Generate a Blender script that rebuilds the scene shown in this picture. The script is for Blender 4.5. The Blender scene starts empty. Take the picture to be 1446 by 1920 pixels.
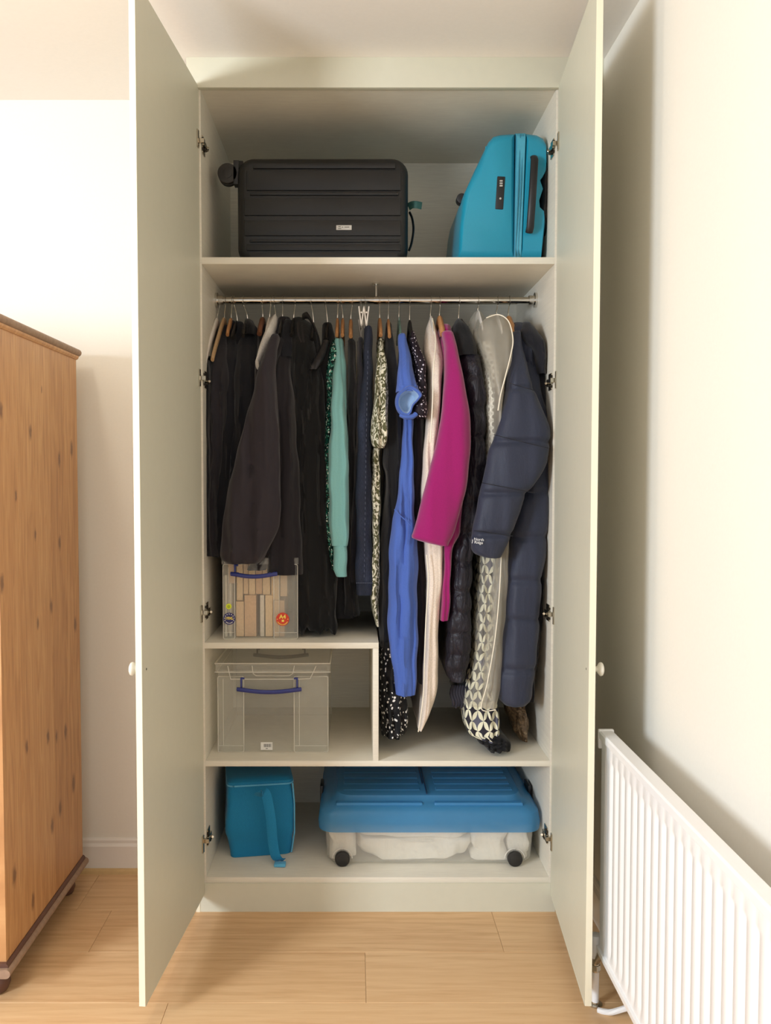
import bpy, bmesh, math, random
from mathutils import Vector, Matrix
random.seed(7)
S = bpy.context.scene
COL = S.collection
PI = math.pi
# ------------------------------------------------------------------ camera
F, PITCH, CX, CAMX, CAMZ, CAMD = 1617.34, .042, 664.8, -.0778, 1.4703, 2.856
cam = bpy.data.cameras.new('camera'); camo = bpy.data.objects.new('camera', cam); COL.objects.link(camo)
camo.location = (CAMX, -CAMD, CAMZ); camo.rotation_euler = (PI/2-PITCH, 0, 0)
cam.sensor_fit = 'HORIZONTAL'; cam.sensor_width = 36; cam.lens = F*36/1446
cam.shift_x = (723-CX)/1446; cam.clip_start = .02
S.camera = camo
# ------------------------------------------------------------------ world, lights, exposure
S.view_settings.view_transform = 'Standard'; S.view_settings.look = 'None'
S.view_settings.exposure = -0.14; S.view_settings.gamma = 1; S.view_settings.use_curve_mapping = False
S.cycles.transparent_max_bounces = 40; S.cycles.max_bounces = 14; S.cycles.diffuse_bounces = 6; S.cycles.transmission_bounces = 12
W = bpy.data.worlds.new('world'); S.world = W; W.use_nodes = True
W.node_tree.nodes['Background'].inputs[0].default_value = (.86, .93, 1, 1)
W.node_tree.nodes['Background'].inputs[1].default_value = .95
def area(name, loc, target, sx, sy, power, col):
    l = bpy.data.lights.new(name, 'AREA'); l.shape = 'RECTANGLE'; l.size = sx; l.size_y = sy
    l.energy = power; l.color = col
    o = bpy.data.objects.new(name, l); COL.objects.link(o); o.location = loc
    o.rotation_euler = (Vector(target)-Vector(loc)).to_track_quat('-Z', 'Y').to_euler(); return o
area('window_daylight', (-3.15, -3.5, 1.75), (.3, -.6, .9), .8, .95, 162, (.79, .89, 1))
lp = bpy.data.lights.new('ceiling_lamp', 'POINT'); lp.energy = 16; lp.color = (1, .92, .79); lp.shadow_soft_size = .06
lo = bpy.data.objects.new('ceiling_lamp', lp); COL.objects.link(lo); lo.location = (-1.17, -1.3, 2.6)

# ------------------------------------------------------------------ helpers
def at(u, v, y):
    """world point at depth y seen along a measured direction of the survey photograph"""
    a = (u-CX)/F; b = (960-v)/F
    dy = math.cos(PITCH)+b*math.sin(PITCH); t = (y+CAMD)/dy
    return Vector((CAMX+t*a, y, CAMZ+t*(b*math.cos(PITCH)-math.sin(PITCH))))
def tag(o, label=None, cat=None, group=None, kind=None):
    if label: o['label'] = label
    if cat: o['category'] = cat
    if group: o['group'] = group
    if kind: o['kind'] = kind
    return o
def thing(name, label, cat, loc=(0, 0, 0), group=None, rz=0):
    o = bpy.data.objects.new(name, None); COL.objects.link(o); o.location = loc; o.rotation_euler = (0, 0, rz)
    o.empty_display_size = .05
    return tag(o, label, cat, group)
def link(name, me, m, parent=None):
    o = bpy.data.objects.new(name, me); COL.objects.link(o)
    if m and not me.materials: me.materials.append(m)
    if parent:
        o.parent = parent
        # shapes are given in world coordinates: undo the parents' transforms
        M = Matrix.Identity(4); p = parent
        while p:
            M = Matrix.Translation(p.location) @ p.rotation_euler.to_matrix().to_4x4() @ M if not p.get('_mb') else p.matrix_basis @ M
            p = p.parent
        o.matrix_basis = M.inverted(); o['_mb'] = 1
    return o
def obj(name, bm, m, parent=None, smooth=False, bevel=0, seg=2):
    if bevel:
        bmesh.ops.remove_doubles(bm, verts=bm.verts, dist=1e-5)
        es = [e for e in bm.edges if len(e.link_faces) == 2 and e.calc_face_angle(0) > .6]
        bmesh.ops.bevel(bm, geom=es, offset=bevel, segments=seg, affect='EDGES', profile=.5, clamp_overlap=True)
    bmesh.ops.recalc_face_normals(bm, faces=bm.faces)
    me = bpy.data.meshes.new(name); bm.to_mesh(me); bm.free()
    if smooth:
        me.polygons.foreach_set('use_smooth', [True]*len(me.polygons))
        try: me.set_sharp_from_angle(angle=math.radians(smooth if smooth > 1 else 40))
        except Exception: pass
    return link(name, me, m, parent)
def split(name, bm, m, parent=None, smooth=False):
    bmesh.ops.recalc_face_normals(bm, faces=bm.faces); bm.verts.ensure_lookup_table(); seen = set(); out = []
    for v0 in bm.verts:
        if v0.index in seen: continue
        st_ = [v0]; isl = []; seen.add(v0.index)
        while st_:
            v = st_.pop(); isl.append(v)
            for e in v.link_edges:
                w = e.other_vert(v)
                if w.index not in seen: seen.add(w.index); st_.append(w)
        b2 = bmesh.new(); mp = {v: b2.verts.new(v.co) for v in isl}; fs = {f for v in isl for f in v.link_faces}
        for f in fs: b2.faces.new([mp[v] for v in f.verts])
        out.append(obj(name, b2, m, parent, smooth=smooth))
    bm.free(); return out
def BM(): return bmesh.new()
def box(bm, x0, x1, y0, y1, z0, z1):
    r = bmesh.ops.create_cube(bm, size=1)
    bmesh.ops.scale(bm, vec=(x1-x0, y1-y0, z1-z0), verts=r['verts'])
    bmesh.ops.translate(bm, vec=((x0+x1)/2, (y0+y1)/2, (z0+z1)/2), verts=r['verts']); return r['verts']
def bx(name, x0, x1, y0, y1, z0, z1, m, parent=None, bevel=0):
    b = BM(); box(b, x0, x1, y0, y1, z0, z1); return obj(name, b, m, parent, bevel=bevel, smooth=bool(bevel))
def cyl(bm, p0, p1, r0, r1=None, n=16, caps=True):
    p0 = Vector(p0); p1 = Vector(p1); r1 = r0 if r1 is None else r1; d = p1-p0
    r = bmesh.ops.create_cone(bm, cap_ends=caps, segments=n, radius1=r0, radius2=r1, depth=d.length)
    M = Matrix.Translation((p0+p1)/2) @ d.to_track_quat('Z', 'Y').to_matrix().to_4x4()
    bmesh.ops.transform(bm, matrix=M, verts=r['verts']); return r['verts']
def tube(bm, pts, r, n=10, flat=None, up=Vector((1, 0, 0))):
    """sweep a round (or flat: (half width, half thickness)) section along pts; r may be a list"""
    pts = [Vector(p) for p in pts]; rings = []
    for i, p in enumerate(pts):
        t = (pts[min(i+1, len(pts)-1)]-pts[max(i-1, 0)]).normalized()
        a = up-t*up.dot(t)
        if a.length < 1e-4: a = Vector((0, 1, 0))-t*t.y
        a.normalize(); b = t.cross(a); rr = r[i] if isinstance(r, (list, tuple)) else r
        ra, rb = flat[i] if flat else (rr, rr)
        rings.append([bm.verts.new(p+a*ra*math.cos(2*PI*k/n)+b*rb*math.sin(2*PI*k/n)) for k in range(n)])
    for A, B in zip(rings, rings[1:]):
        for k in range(n): bm.faces.new((A[k], A[(k+1) % n], B[(k+1) % n], B[k]))
    bm.faces.new(rings[0][::-1]); bm.faces.new(rings[-1])
def spline(pts, n=8):
    pts = [Vector(p) for p in pts]; out = []
    P = [pts[0]]+pts+[pts[-1]]
    for i in range(1, len(P)-2):
        for k in range(n):
            t = k/n; a, b, c, d = P[i-1:i+3]
            out.append(.5*((2*b)+(c-a)*t+(2*a-5*b+4*c-d)*t*t+(3*b-a-3*c+d)*t**3))
    out.append(pts[-1]); return out
def extrude_y(bm, poly, y0, y1):
    A = [bm.verts.new((x, y0, z)) for x, z in poly]; B = [bm.verts.new((x, y1, z)) for x, z in poly]
    n = len(poly); bm.faces.new(A); bm.faces.new(B[::-1])
    for k in range(n): bm.faces.new((A[k], B[k], B[(k+1) % n], A[(k+1) % n]))
def extrude_x(bm, poly, x0, x1):
    A = [bm.verts.new((x0, y, z)) for y, z in poly]; B = [bm.verts.new((x1, y, z)) for y, z in poly]
    n = len(poly); bm.faces.new(A); bm.faces.new(B[::-1])
    for k in range(n): bm.faces.new((A[k], B[k], B[(k+1) % n], A[(k+1) % n]))
def rrect(x0, x1, z0, z1, r, n=6):
    out = []
    for cx, cz, a in ((x1-r, z1-r, 0), (x0+r, z1-r, 90), (x0+r, z0+r, 180), (x1-r, z0+r, 270)):
        for k in range(n+1):
            t = math.radians(a+90*k/n); out.append((cx+r*math.cos(t), cz+r*math.sin(t)))
    return out
def lathe(bm, prof, M, n=24):
    rings = [[bm.verts.new(M @ Vector((r*math.cos(2*PI*k/n), r*math.sin(2*PI*k/n), h))) for k in range(n)] for r, h in prof]
    for A, B in zip(rings, rings[1:]):
        for k in range(n): bm.faces.new((A[k], A[(k+1) % n], B[(k+1) % n], B[k]))
    bm.faces.new(rings[0][::-1]); bm.faces.new(rings[-1])
def s2l(c):
    return tuple(((v/255)/12.92 if v/255 <= .04045 else ((v/255+.055)/1.055)**2.4) for v in c)+(1,)
def lettering(name, txt, loc, size, m, parent, rot=(PI/2, 0, 0), align='CENTER', ext=.0004, bold=0):
    c = bpy.data.curves.new(name, 'FONT'); c.body = txt; c.size = size; c.align_x = align; c.align_y = 'CENTER'; c.extrude = ext
    c.offset = bold; c.space_line = .78
    t = bpy.data.objects.new(name, c); COL.objects.link(t)
    me = bpy.data.meshes.new_from_object(t); bpy.data.objects.remove(t)
    M = Matrix.Translation(loc) @ (Matrix.Rotation(rot[2], 4, 'Z') @ Matrix.Rotation(rot[1], 4, 'Y') @ Matrix.Rotation(rot[0], 4, 'X'))
    me.transform(M); me.materials.clear(); return link(name, me, m, parent)

# ------------------------------------------------------------------ materials
class NT:
    def __init__(s, name):
        s.m = bpy.data.materials.new(name); s.m.use_nodes = True; s.t = s.m.node_tree
        s.b = s.t.nodes['Principled BSDF']; s.out = s.t.nodes['Material Output']
    def n(s, ty, **kw):
        q = s.t.nodes.new(ty)
        for k, v in kw.items():
            if k[0] == 'i' and k[1:].isdigit(): s.set(q.inputs[int(k[1:])], v)
            elif hasattr(q, k): setattr(q, k, v)
            else: s.set(q.inputs[k.replace('_', ' ')], v)
        return q
    def set(s, inp, v):
        if isinstance(v, bpy.types.NodeSocket): s.t.links.new(v, inp)
        elif isinstance(v, bpy.types.Node): s.t.links.new(v.outputs[0], inp)
        else: inp.default_value = v
    def math(s, op, a, b=0, c=0): 
        q = s.n('ShaderNodeMath', operation=op); s.set(q.inputs[0], a); s.set(q.inputs[1], b)
        if op in ('MULTIPLY_ADD',): s.set(q.inputs[2], c)
        return q.outputs[0]
    def coord(s, scale=(1, 1, 1), uv=False, loc=(0, 0, 0)):
        c = s.n('ShaderNodeTexCoord'); mp = s.n('ShaderNodeMapping'); s.set(mp.inputs['Scale'], scale); s.set(mp.inputs['Location'], loc)
        s.t.links.new(c.outputs['UV' if uv else 'Object'], mp.inputs[0]); return mp.outputs[0]
    def ramp(s, fac, stops, interp='LINEAR'):
        r = s.n('ShaderNodeValToRGB'); r.color_ramp.interpolation = interp; s.set(r.inputs[0], fac)
        e = r.color_ramp.elements
        while len(e) < len(stops): e.new(.5)
        for q, (p, c) in zip(e, stops): q.position = p; q.color = c if len(c) == 4 else c+(1,)
        return r.outputs[0]
    def noise(s, vec, scale, detail=3, rough=.5, dist=0):
        q = s.n('ShaderNodeTexNoise'); s.set(q.inputs['Vector'], vec); s.set(q.inputs['Scale'], scale); s.set(q.inputs['Detail'], detail)
        s.set(q.inputs['Roughness'], rough); s.set(q.inputs['Distortion'], dist); return q.outputs[0]
    def bump(s, h, strength=.3, dist=.002):
        q = s.n('ShaderNodeBump'); s.set(q.inputs['Height'], h); s.set(q.inputs['Strength'], strength); s.set(q.inputs['Distance'], dist)
        s.t.links.new(q.outputs[0], s.b.inputs['Normal'])
    def base(s, v): s.set(s.b.inputs['Base Color'], v)
    def p(s, **kw):
        for k, v in kw.items(): s.set(s.b.inputs[k.replace('_', ' ')], v)
        return s
def plain(name, col, rough=.5, metal=0, nscale=60, amt=.04, bump=.05, spec=.5):
    t = NT(name); c = s2l(col); v = t.coord()
    nz = t.noise(v, nscale)
    t.base(t.ramp(nz, [(.3, tuple(x*(1-amt) for x in c[:3])), (.7, tuple(min(1, x*(1+amt)) for x in c[:3]))]))
    t.p(Roughness=rough, Metallic=metal, Specular_IOR_Level=spec)
    if bump: t.bump(nz, bump, .001)
    return t.m
def fabric(name, col, rough=.85, bump=.35, fine=900, sheen=.15, amt=.12, wrinkle=14, wb=.6):
    t = NT(name); c = s2l(col)[:3]; v = t.coord(); w = t.noise(v, fine, 2)
    v2 = t.coord(scale=(1, 1, .35)); big = t.noise(v2, wrinkle, 4, .55, .6)
    t.base(t.ramp(w, [(.3, tuple(x*(1-amt) for x in c)), (.7, tuple(x*(1+amt) for x in c))]))
    h = t.math('ADD', t.math('MULTIPLY', big, 1.0), t.math('MULTIPLY', w, .03))
    t.bump(h, bump, .02*wb); t.p(Roughness=rough, Sheen_Weight=sheen, Specular_IOR_Level=.25)
    return t.m
def plastic(name, col, alpha, rough=.25, spec=.5):
    t = NT(name); t.base(s2l(col)); t.p(Roughness=rough, Specular_IOR_Level=spec)
    nz = t.noise(t.coord(), 25, 2)
    tr = t.n('ShaderNodeBsdfTransparent'); tr.inputs[0].default_value = (.985, .988, .985, 1)
    tl = t.n('ShaderNodeBsdfTranslucent'); tl.inputs[0].default_value = s2l(col); m0 = t.n('ShaderNodeMixShader'); m0.inputs[0].default_value = .35
    t.t.links.new(t.b.outputs[0], m0.inputs[1]); t.t.links.new(tl.outputs[0], m0.inputs[2])
    mx = t.n('ShaderNodeMixShader'); t.set(mx.inputs[0], t.math('MULTIPLY_ADD', nz, .06, alpha-.03))
    t.t.links.new(tr.outputs[0], mx.inputs[1]); t.t.links.new(m0.outputs[0], mx.inputs[2]); t.t.links.new(mx.outputs[0], t.out.inputs[0])
    return t.m
M_wall = plain('wall paint', (236, 231, 220), .75, nscale=120, amt=.01, bump=.06)
M_ceil = plain('ceiling paint', (240, 235, 228), .8, nscale=90, amt=.01, bump=.05)
M_skirt = plain('white gloss', (236, 230, 222), .35, nscale=20, amt=.01, bump=.02)
M_door = plain('sage cream lacquer', (206, 203, 184), .42, nscale=30, amt=.01, bump=.02)
M_edge = plain('cream door edge', (232, 226, 202), .4, nscale=30, amt=.01, bump=.02)
M_knob = plain('cream knob', (230, 226, 212), .3, bump=0)
M_rad = plain('radiator enamel', (238, 238, 238), .3, nscale=15, amt=.01, bump=.01)
M_chrome = plain('chrome', (215, 212, 205), .14, 1, bump=0)
M_hinge = plain('nickel hinge', (190, 182, 165), .25, 1, bump=0)
M_dark = plain('dark metal', (60, 54, 44), .4, .7, bump=0)
M_blackpl = plain('black plastic', (26, 25, 27), .45)
M_wheel = plain('wheel rubber', (34, 31, 28), .6)
def grainboard():
    t = NT('white melamine'); v = t.coord(scale=(1, 1, 30)); a = t.noise(v, 6, 4, .6)
    v2 = t.coord(scale=(2, 40, 40)); b = t.noise(v2, 8, 3)
    t.base(t.ramp(t.math('MULTIPLY_ADD', b, .5, t.math('MULTIPLY', a, .5)), [(.35, s2l((218, 211, 196))), (.65, s2l((230, 224, 208)))]))
    t.p(Roughness=.45); t.bump(b, .08, .001); return t.m
M_board = grainboard()
def oak():
    t = NT('oak laminate'); oi = t.n('ShaderNodeObjectInfo')
    mp = t.coord(scale=(1, 1, 1)); add = t.n('ShaderNodeVectorMath', operation='ADD'); t.set(add.inputs[0], mp)
    cmb = t.n('ShaderNodeCombineXYZ'); t.set(cmb.inputs[0], t.math('MULTIPLY', oi.outputs['Random'], 37)); t.set(cmb.inputs[1], t.math('MULTIPLY', oi.outputs['Random'], 11)); t.set(add.inputs[1], cmb.outputs[0])
    sc = t.n('ShaderNodeVectorMath', operation='MULTIPLY'); t.set(sc.inputs[0], add.outputs[0]); sc.inputs[1].default_value = (1.2, 22, 1)
    big = t.noise(sc.outputs[0], 1.6, 5, .55, 1.6)
    sc2 = t.n('ShaderNodeVectorMath', operation='MULTIPLY'); t.set(sc2.inputs[0], add.outputs[0]); sc2.inputs[1].default_value = (8, 260, 1)
    fine = t.noise(sc2.outputs[0], 1.5, 3)
    wv = t.n('ShaderNodeTexWave', wave_type='BANDS', bands_direction='Y'); sc3 = t.n('ShaderNodeVectorMath', operation='MULTIPLY'); t.set(sc3.inputs[0], add.outputs[0]); sc3.inputs[1].default_value = (.9, 4.5, 1)
    t.set(wv.inputs['Vector'], sc3.outputs[0]); t.set(wv.inputs['Scale'], 1.8); t.set(wv.inputs['Distortion'], 9); t.set(wv.inputs['Detail'], 3); t.set(wv.inputs['Detail Scale'], 1.1)
    f = t.math('ADD', t.math('MULTIPLY', big, .45), t.math('ADD', t.math('MULTIPLY', fine, .25), t.math('MULTIPLY', wv.outputs[0], .07)))
    f = t.math('ADD', f, t.math('MULTIPLY', oi.outputs['Random'], .10))
    t.base(t.ramp(f, [(.22, s2l((192, 148, 104))), (.42, s2l((214, 175, 130))), (.66, s2l((228, 194, 150)))]))
    t.p(Roughness=.42); t.bump(fine, .08, .0006); return t.m
M_oak = oak()
M_oakb = plain('oak beading', (205, 172, 120), .5)
def atx(u, v, x):
    a = (u-CX)/F; b = (960-v)/F; t = (x-CAMX)/a
    return (-CAMD+t*(math.cos(PITCH)+b*math.sin(PITCH)), CAMZ+t*(b*math.cos(PITCH)-math.sin(PITCH)))
KNOTS = [atx(u, v, -1.051)+(r,) for u, v, r in ((57, 810, .012), (111, 862, .013), (134, 842, .015), (66, 1003, .009), (112, 1018, .014), (4, 1095, .014), (96, 1137, .013), (71, 1168, .010), (141, 1170, .014), (50, 1402, .012), (90, 1381, .012), (106, 1381, .010), (123, 1371, .014), (138, 1468, .018), (113, 1515, .014), (98, 1548, .014), (27, 1642, .016), (62, 1690, .014), (78, 731, .006), (2, 770, .012), (30, 930, .008))]
def pine():
    t = NT('orange pine'); v = t.coord(scale=(1, 9, .8)); 
    n1 = t.noise(v, 5, 4, .55, 1.2); n2 = t.noise(t.coord(scale=(1, 70, 1.5)), 5, 3)
    n3 = t.noise(t.coord(scale=(1, 1, .3)), 3, 2)
    # knots of this board, at their measured places on the cupboard side (y, z, size)
    wob = t.n('ShaderNodeTexNoise'); t.set(wob.inputs['Vector'], t.coord()); t.set(wob.inputs['Scale'], 60)
    sub = t.n('ShaderNodeVectorMath', operation='MULTIPLY_ADD'); t.set(sub.inputs[0], wob.outputs[1]); sub.inputs[1].default_value = (0, .012, .02); t.set(sub.inputs[2], t.coord())
    mul = t.n('ShaderNodeVectorMath', operation='MULTIPLY'); t.set(mul.inputs[0], sub.outputs[0]); mul.inputs[1].default_value = (0, 1, .5)
    dmin = 9.0
    for y_, z_, r_ in KNOTS:
        dn = t.n('ShaderNodeVectorMath', operation='DISTANCE'); t.set(dn.inputs[0], mul.outputs[0]); r_ *= 1.3; dn.inputs[1].default_value = (0, y_+.006, (z_+.01)*.5)
        dmin = t.math('MINIMUM', dmin, t.math('DIVIDE', dn.outputs['Value'], r_))
    kn = t.ramp(dmin, [(.35, (1, 1, 1)), (.6, (.55, .55, .55)), (.85, (.16, .16, .16)), (1, (0, 0, 0))])
    kn = t.math('MULTIPLY', kn, 1.0)
    oi = t.n('ShaderNodeObjectInfo'); st = t.math('ADD', t.math('ADD', t.math('MULTIPLY', n1, .6), t.math('MULTIPLY', n2, .28)), t.math('MULTIPLY', oi.outputs['Random'], .10))
    c = t.ramp(st, [(.3, s2l((158, 110, 68))), (.5, s2l((188, 138, 90))), (.7, s2l((208, 162, 112)))])
    mx = t.n('ShaderNodeMix', data_type='RGBA'); t.set(mx.inputs['Factor'], t.math('MULTIPLY', kn, .75)); t.set(mx.inputs[6], c); mx.inputs[7].default_value = s2l((92, 56, 38))
    t.base(mx.outputs[2]); t.p(Roughness=.42); t.bump(n2, .1, .0008); return t.m
M_pine = pine()
M_pinetrim = fabric('weathered pine moulding', (150, 124, 104), .6, .2, 60, 0)
M_foot = plain('dark stained foot', (92, 60, 48), .5)
def wood(name, col):
    t = NT(name); c = s2l(col)[:3]; n = t.noise(t.coord(scale=(8, 3, 3)), 40, 3)
    t.base(t.ramp(n, [(.3, tuple(x*.75 for x in c)), (.7, c)])); t.p(Roughness=.4); return t.m
M_hw = wood('hanger wood', (198, 142, 92)); M_hwl = wood('pale hanger wood', (196, 160, 118)); M_hwd = wood('brown hanger wood', (120, 74, 50))
M_hwhite = plain('white hanger plastic', (226, 218, 208), .4); M_hpad = fabric('white padded satin', (226, 220, 212), .5, .4, 200)
M_hclear = plastic('green tinted clear hanger', (120, 160, 145), .5); M_hblack = plain('black hanger', (22, 20, 20), .4)

# ------------------------------------------------------------------ the room
CEIL = 2.818; BACK = .30; RW = .731; D = .67
def st(name, bm_or_obj, m=None, **k):
    o = obj(name, bm_or_obj, m, **k); o['kind'] = 'structure'; return o
b = BM(); box(b, -3.6, -.601, BACK, BACK+.1, 0, CEIL); st('wall_back', b, M_wall)
b = BM(); box(b, RW, RW+.1, -4.6, .75, 0, CEIL); st('wall_right', b, M_wall)
b = BM(); box(b, -3.7, -3.6, -4.6, .4, 0, CEIL); st('wall_left', b, M_wall)
b = BM(); box(b, -3.7, RW+.1, -4.6, .8, CEIL, CEIL+.05); st('ceiling', b, M_ceil)
b = BM(); box(b, -3.7, RW+.1, -4.6, .8, -.05, -.006); floor = st('floor', b, M_foot)
PW = .257; rowy = .007
starts = {0: -.9, 1: -.045, 2: -.598}
cache = {}
for r in range(-2, 18):
    y1 = rowy-r*PW; y0 = y1-PW
    y1c, y0c = min(y1, .8), max(y0, -4.6)
    x = starts.get(r, random.uniform(-1.2, 0)); x -= 1.285*4
    while x < RW+.1:
        a, c = max(x, -3.6), min(x+1.285, RW)
        if c-a > .02:
            bb = BM(); box(bb, a+.0004, c-.0004, y0c+.0004, y1c-.0004, -.006, 0)
            obj('plank', bb, M_oak, floor, bevel=.0009, seg=1)
        x += 1.285
skirt = [(0, 0), (0, .125), (-.006, .125), (-.010, .118), (-.010, .108), (-.017, .098), (-.017, 0)]
b = BM(); extrude_x(b, [(BACK+y, z) for y, z in skirt], -3.6, -.601); st('baseboard_back', b, M_skirt)
b = BM(); extrude_y(b, [(RW+y, z) for y, z in skirt], -4.6, 0); st('baseboard_right', b, M_skirt)
b = BM(); extrude_x(b, [(BACK-.017-x, z) for x, z in ((0, 0), (0, .017), (.006, .0165), (.013, .011), (.016, 0))], -3.6, -.601); st('trim_1', b, M_oakb)

# ------------------------------------------------------------------ built-in wardrobe
Z1, ZM, Z3, Z4, ZT = 2.185, .914, .5147, .1166, 2.728
wd = thing('wardrobe', 'tall cream two-door built-in wardrobe standing open between pine cupboard and radiator wall', 'wardrobe', (0, 0, 0))
A = .578
for s in (-1, 1):
    bx('side_panel', *(sorted((s*A, s*(A+.02)))), .0, D+.01, 0, ZT+.02, M_board, wd)
bx('back_panel', -A, A, D, D+.01, .02, ZT, M_board, wd)
bx('top_panel', -A, A, .004, D, ZT-.002, ZT+.016, M_board, wd)
bx('cornice', -.62, .62, -.018, .004, 2.722, CEIL, M_door, wd, .001)
bx('filler_strip', .62, RW, -.004, .014, 0, CEIL, M_door, wd)
bx('shelf', -A, A, .0, D, Z1-.022, Z1, M_board, wd, .0008)
bx('shelf', -A, A, .0, D, Z3-.019, Z3, M_board, wd, .0008)
bx('shelf', -A, A, .0, D, Z4-.019, Z4, M_board, wd, .0008)
bx('shelf', -A, .003, .0, D-.001, ZM-.02, ZM, M_board, wd, .0008)
bx('divider', -.016, .003, .001, D-.001, Z3, ZM-.02, M_board, wd, .0008)
bx('plinth', -.599, .599, -.004, .014, 0, Z4-.019, M_door, wd)
bx('plinth_return', -.612, -.5985, -.006, .02, 0, .105, M_edge, wd)
# clothes rail
b = BM(); cyl(b, (-.575, .28, 2.102), (.575, .28, 2.102), .0115, n=24); rail = obj('clothes_rail', b, M_chrome, wd, smooth=True)
for s in (-1, 1):
    b = BM(); cyl(b, (s*.578, .28, 2.102), (s*.570, .28, 2.102), .027, n=24); cyl(b, (s*.572, .28, 2.102), (s*.55, .28, 2.102), .0165, n=20)
    obj('rail_socket', b, M_chrome, rail, smooth=True)
b = BM(); cyl(b, (0.0, .28, Z1-.022), (0.0, .28, Z1-.028), .013, n=20); cyl(b, (0, .28, Z1-.025), (0, .28, 2.113), .0045); cyl(b, (-.008, .28, 2.102), (.008, .28, 2.102), .0145, n=20)
obj('rail_support', b, M_chrome, rail, smooth=True)
# doors
def door(s, hinge, free, hz, zb=.0625):
    hx, hy = hinge; fx, fy = free; L = math.hypot(fx-hx, fy-hy); ux, uy = (fx-hx)/L, (fy-hy)/L
    nx, ny = (-uy, ux)
    if nx*s < 0: nx, ny = -nx, -ny          # outward
    def P(l, n, z): return (hx+ux*l+nx*n, hy+uy*l+ny*n, z)
    d0 = BM(); z0, z1 = zb, 2.730
    vs = [d0.verts.new(P(l, n, z)) for z in (z0, z1) for l, n in ((0, 0), (L, 0), (L, .0175), (0, .0175))]
    for f_ in ((0, 1, 2, 3), (4, 5, 6, 7), (0, 1, 5, 4), (1, 2, 6, 5), (2, 3, 7, 6), (3, 0, 4, 7)): d0.faces.new([vs[i] for i in f_])
    dd = obj('door', d0, M_door, wd, bevel=.0008)
    e = BM(); vs = [e.verts.new(P(l, n, z)) for z in (z0, z1) for l, n in ((L, 0.0002), (L+.001, .0005), (L+.001, .017), (L, .0173))]
    for f_ in ((0, 1, 2, 3), (4, 5, 6, 7), (0, 1, 5, 4), (1, 2, 6, 5), (2, 3, 7, 6), (3, 0, 4, 7)): e.faces.new([vs[i] for i in f_])
    obj('edge_band', e, M_edge, dd)
    k = BM(); q = Vector((nx, ny, 0)).to_track_quat('Z', 'Y').to_matrix().to_4x4()
    lathe(k, [(.0085, 0), (.0075, .004), (.007, .009), (.010, .012), (.0165, .016), (.0185, .020), (.017, .0245), (.011, .0275), (.003, .0285)], Matrix.Translation(P(L-.035, .0175, .958)) @ q, 28)
    obj('knob', k, M_knob, dd, smooth=60)
    k = BM(); cyl(k, P(L-.035, -.0004, .958), P(L-.035, .001, .958), .0032, n=12); obj('screw_head', k, M_dark, dd)
    for z in hz:
        h = BM()
        # mounting plate on the side panel, arm and plate on the door
        c = Vector((s*(A), .045, z))
        for (x0, x1, y0, y1, a0, a1) in ((-.0035, 0, .018, .062, -.028, .028), (-.010, -.002, .004, .060, -.009, .009)):
            xs = sorted((s*(A+x0), s*(A+x1))); box(h, xs[0], xs[1], y0, y1, z+a0, z+a1)
        xs = sorted((s*(A-.012), s*(A+.012))); box(h, xs[0], xs[1], -.010, .012, z-.006, z+.008)
        tube(h, [(s*(A-.006), .058, z-.004), (s*(A-.012), .05, z-.01), (s*(A-.016), .040, z-.004)], .005, 8)
        hp = [P(.004+.02*i, -.0015, z) for i in range(2)]
        vs = [h.verts.new(P(l, n, z+a)) for a in (-.028, .028) for l, n in ((.012, .0), (.030, .0), (.030, -.004), (.012, -.004))]
        for f_ in ((0, 1, 2, 3), (4, 5, 6, 7), (0, 1, 5, 4), (1, 2, 6, 5), (2, 3, 7, 6), (3, 0, 4, 7)): h.faces.new([vs[i] for i in f_])
        obj('hinge', h, M_hinge, dd, bevel=.0008, seg=1)
        h = BM()
        for a in (-.017, .016): box(h, *sorted((s*(A-.006), s*(A-.001))), .012, .034, z+a-.004, z+a+.004)
        box(h, *sorted((s*(A-.0115), s*(A-.001))), .03, .05, z-.016, z-.011)
        split('hinge_screw', h, M_dark, dd)
door(-1, (-.583, -.006), (-.6325, -.623), (2.557, 1.790, 1.015, .243))
door(1, (.583, -.006), (.535, -.620), (2.548, 1.783, 1.009, .250))

# ------------------------------------------------------------------ radiator
RX = .59; ry0, ry1 = -2.15, -.536; rz0, rz1 = .165, .777
rad = thing('radiator', 'white ribbed single panel radiator on right wall beside the open wardrobe door', 'radiator', (RX+.03, ry1, 0))
b = BM(); pts = [(RX+.012, ry1), (RX+.004, ry1-.006)]; y = ry1-.035; pitch = .0475
while y-pitch > ry0+.02:
    for dy, dx in ((0, .004), (-.009, .004), (-.013, .0095), (-.020, .011), (-.027, .0095), (-.031, .004)): pts.append((RX+dx, y+dy))
    y -= pitch
pts += [(RX+.004, ry0+.006), (RX+.012, ry0)]
z0, z1 = rz0+.035, rz1-.06
rows = [(rz0, 0), (rz0+.03, 0), (z0+.02, 1), (z1-.015, 1), (z1+.004, 0), (rz1-.006, 0)]
grid = [[b.verts.new((RX+.004+(x-RX-.004)*k if 0 < i < len(pts)-1 else x, yy, z)) for i, (x, yy) in enumerate(pts)] for z, k in rows]
for R0, R1 in zip(grid, grid[1:]):
    for i in range(len(pts)-1): b.faces.new((R0[i], R0[i+1], R1[i+1], R1[i]))
obj('front_panel', b, M_rad, rad, smooth=50)
b = BM(); box(b, RX+.0125, RX+.03, ry0+.01, ry1-.01, rz0+.01, rz1-.02); obj('back_panel', b, M_rad, rad, bevel=.003)
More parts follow.
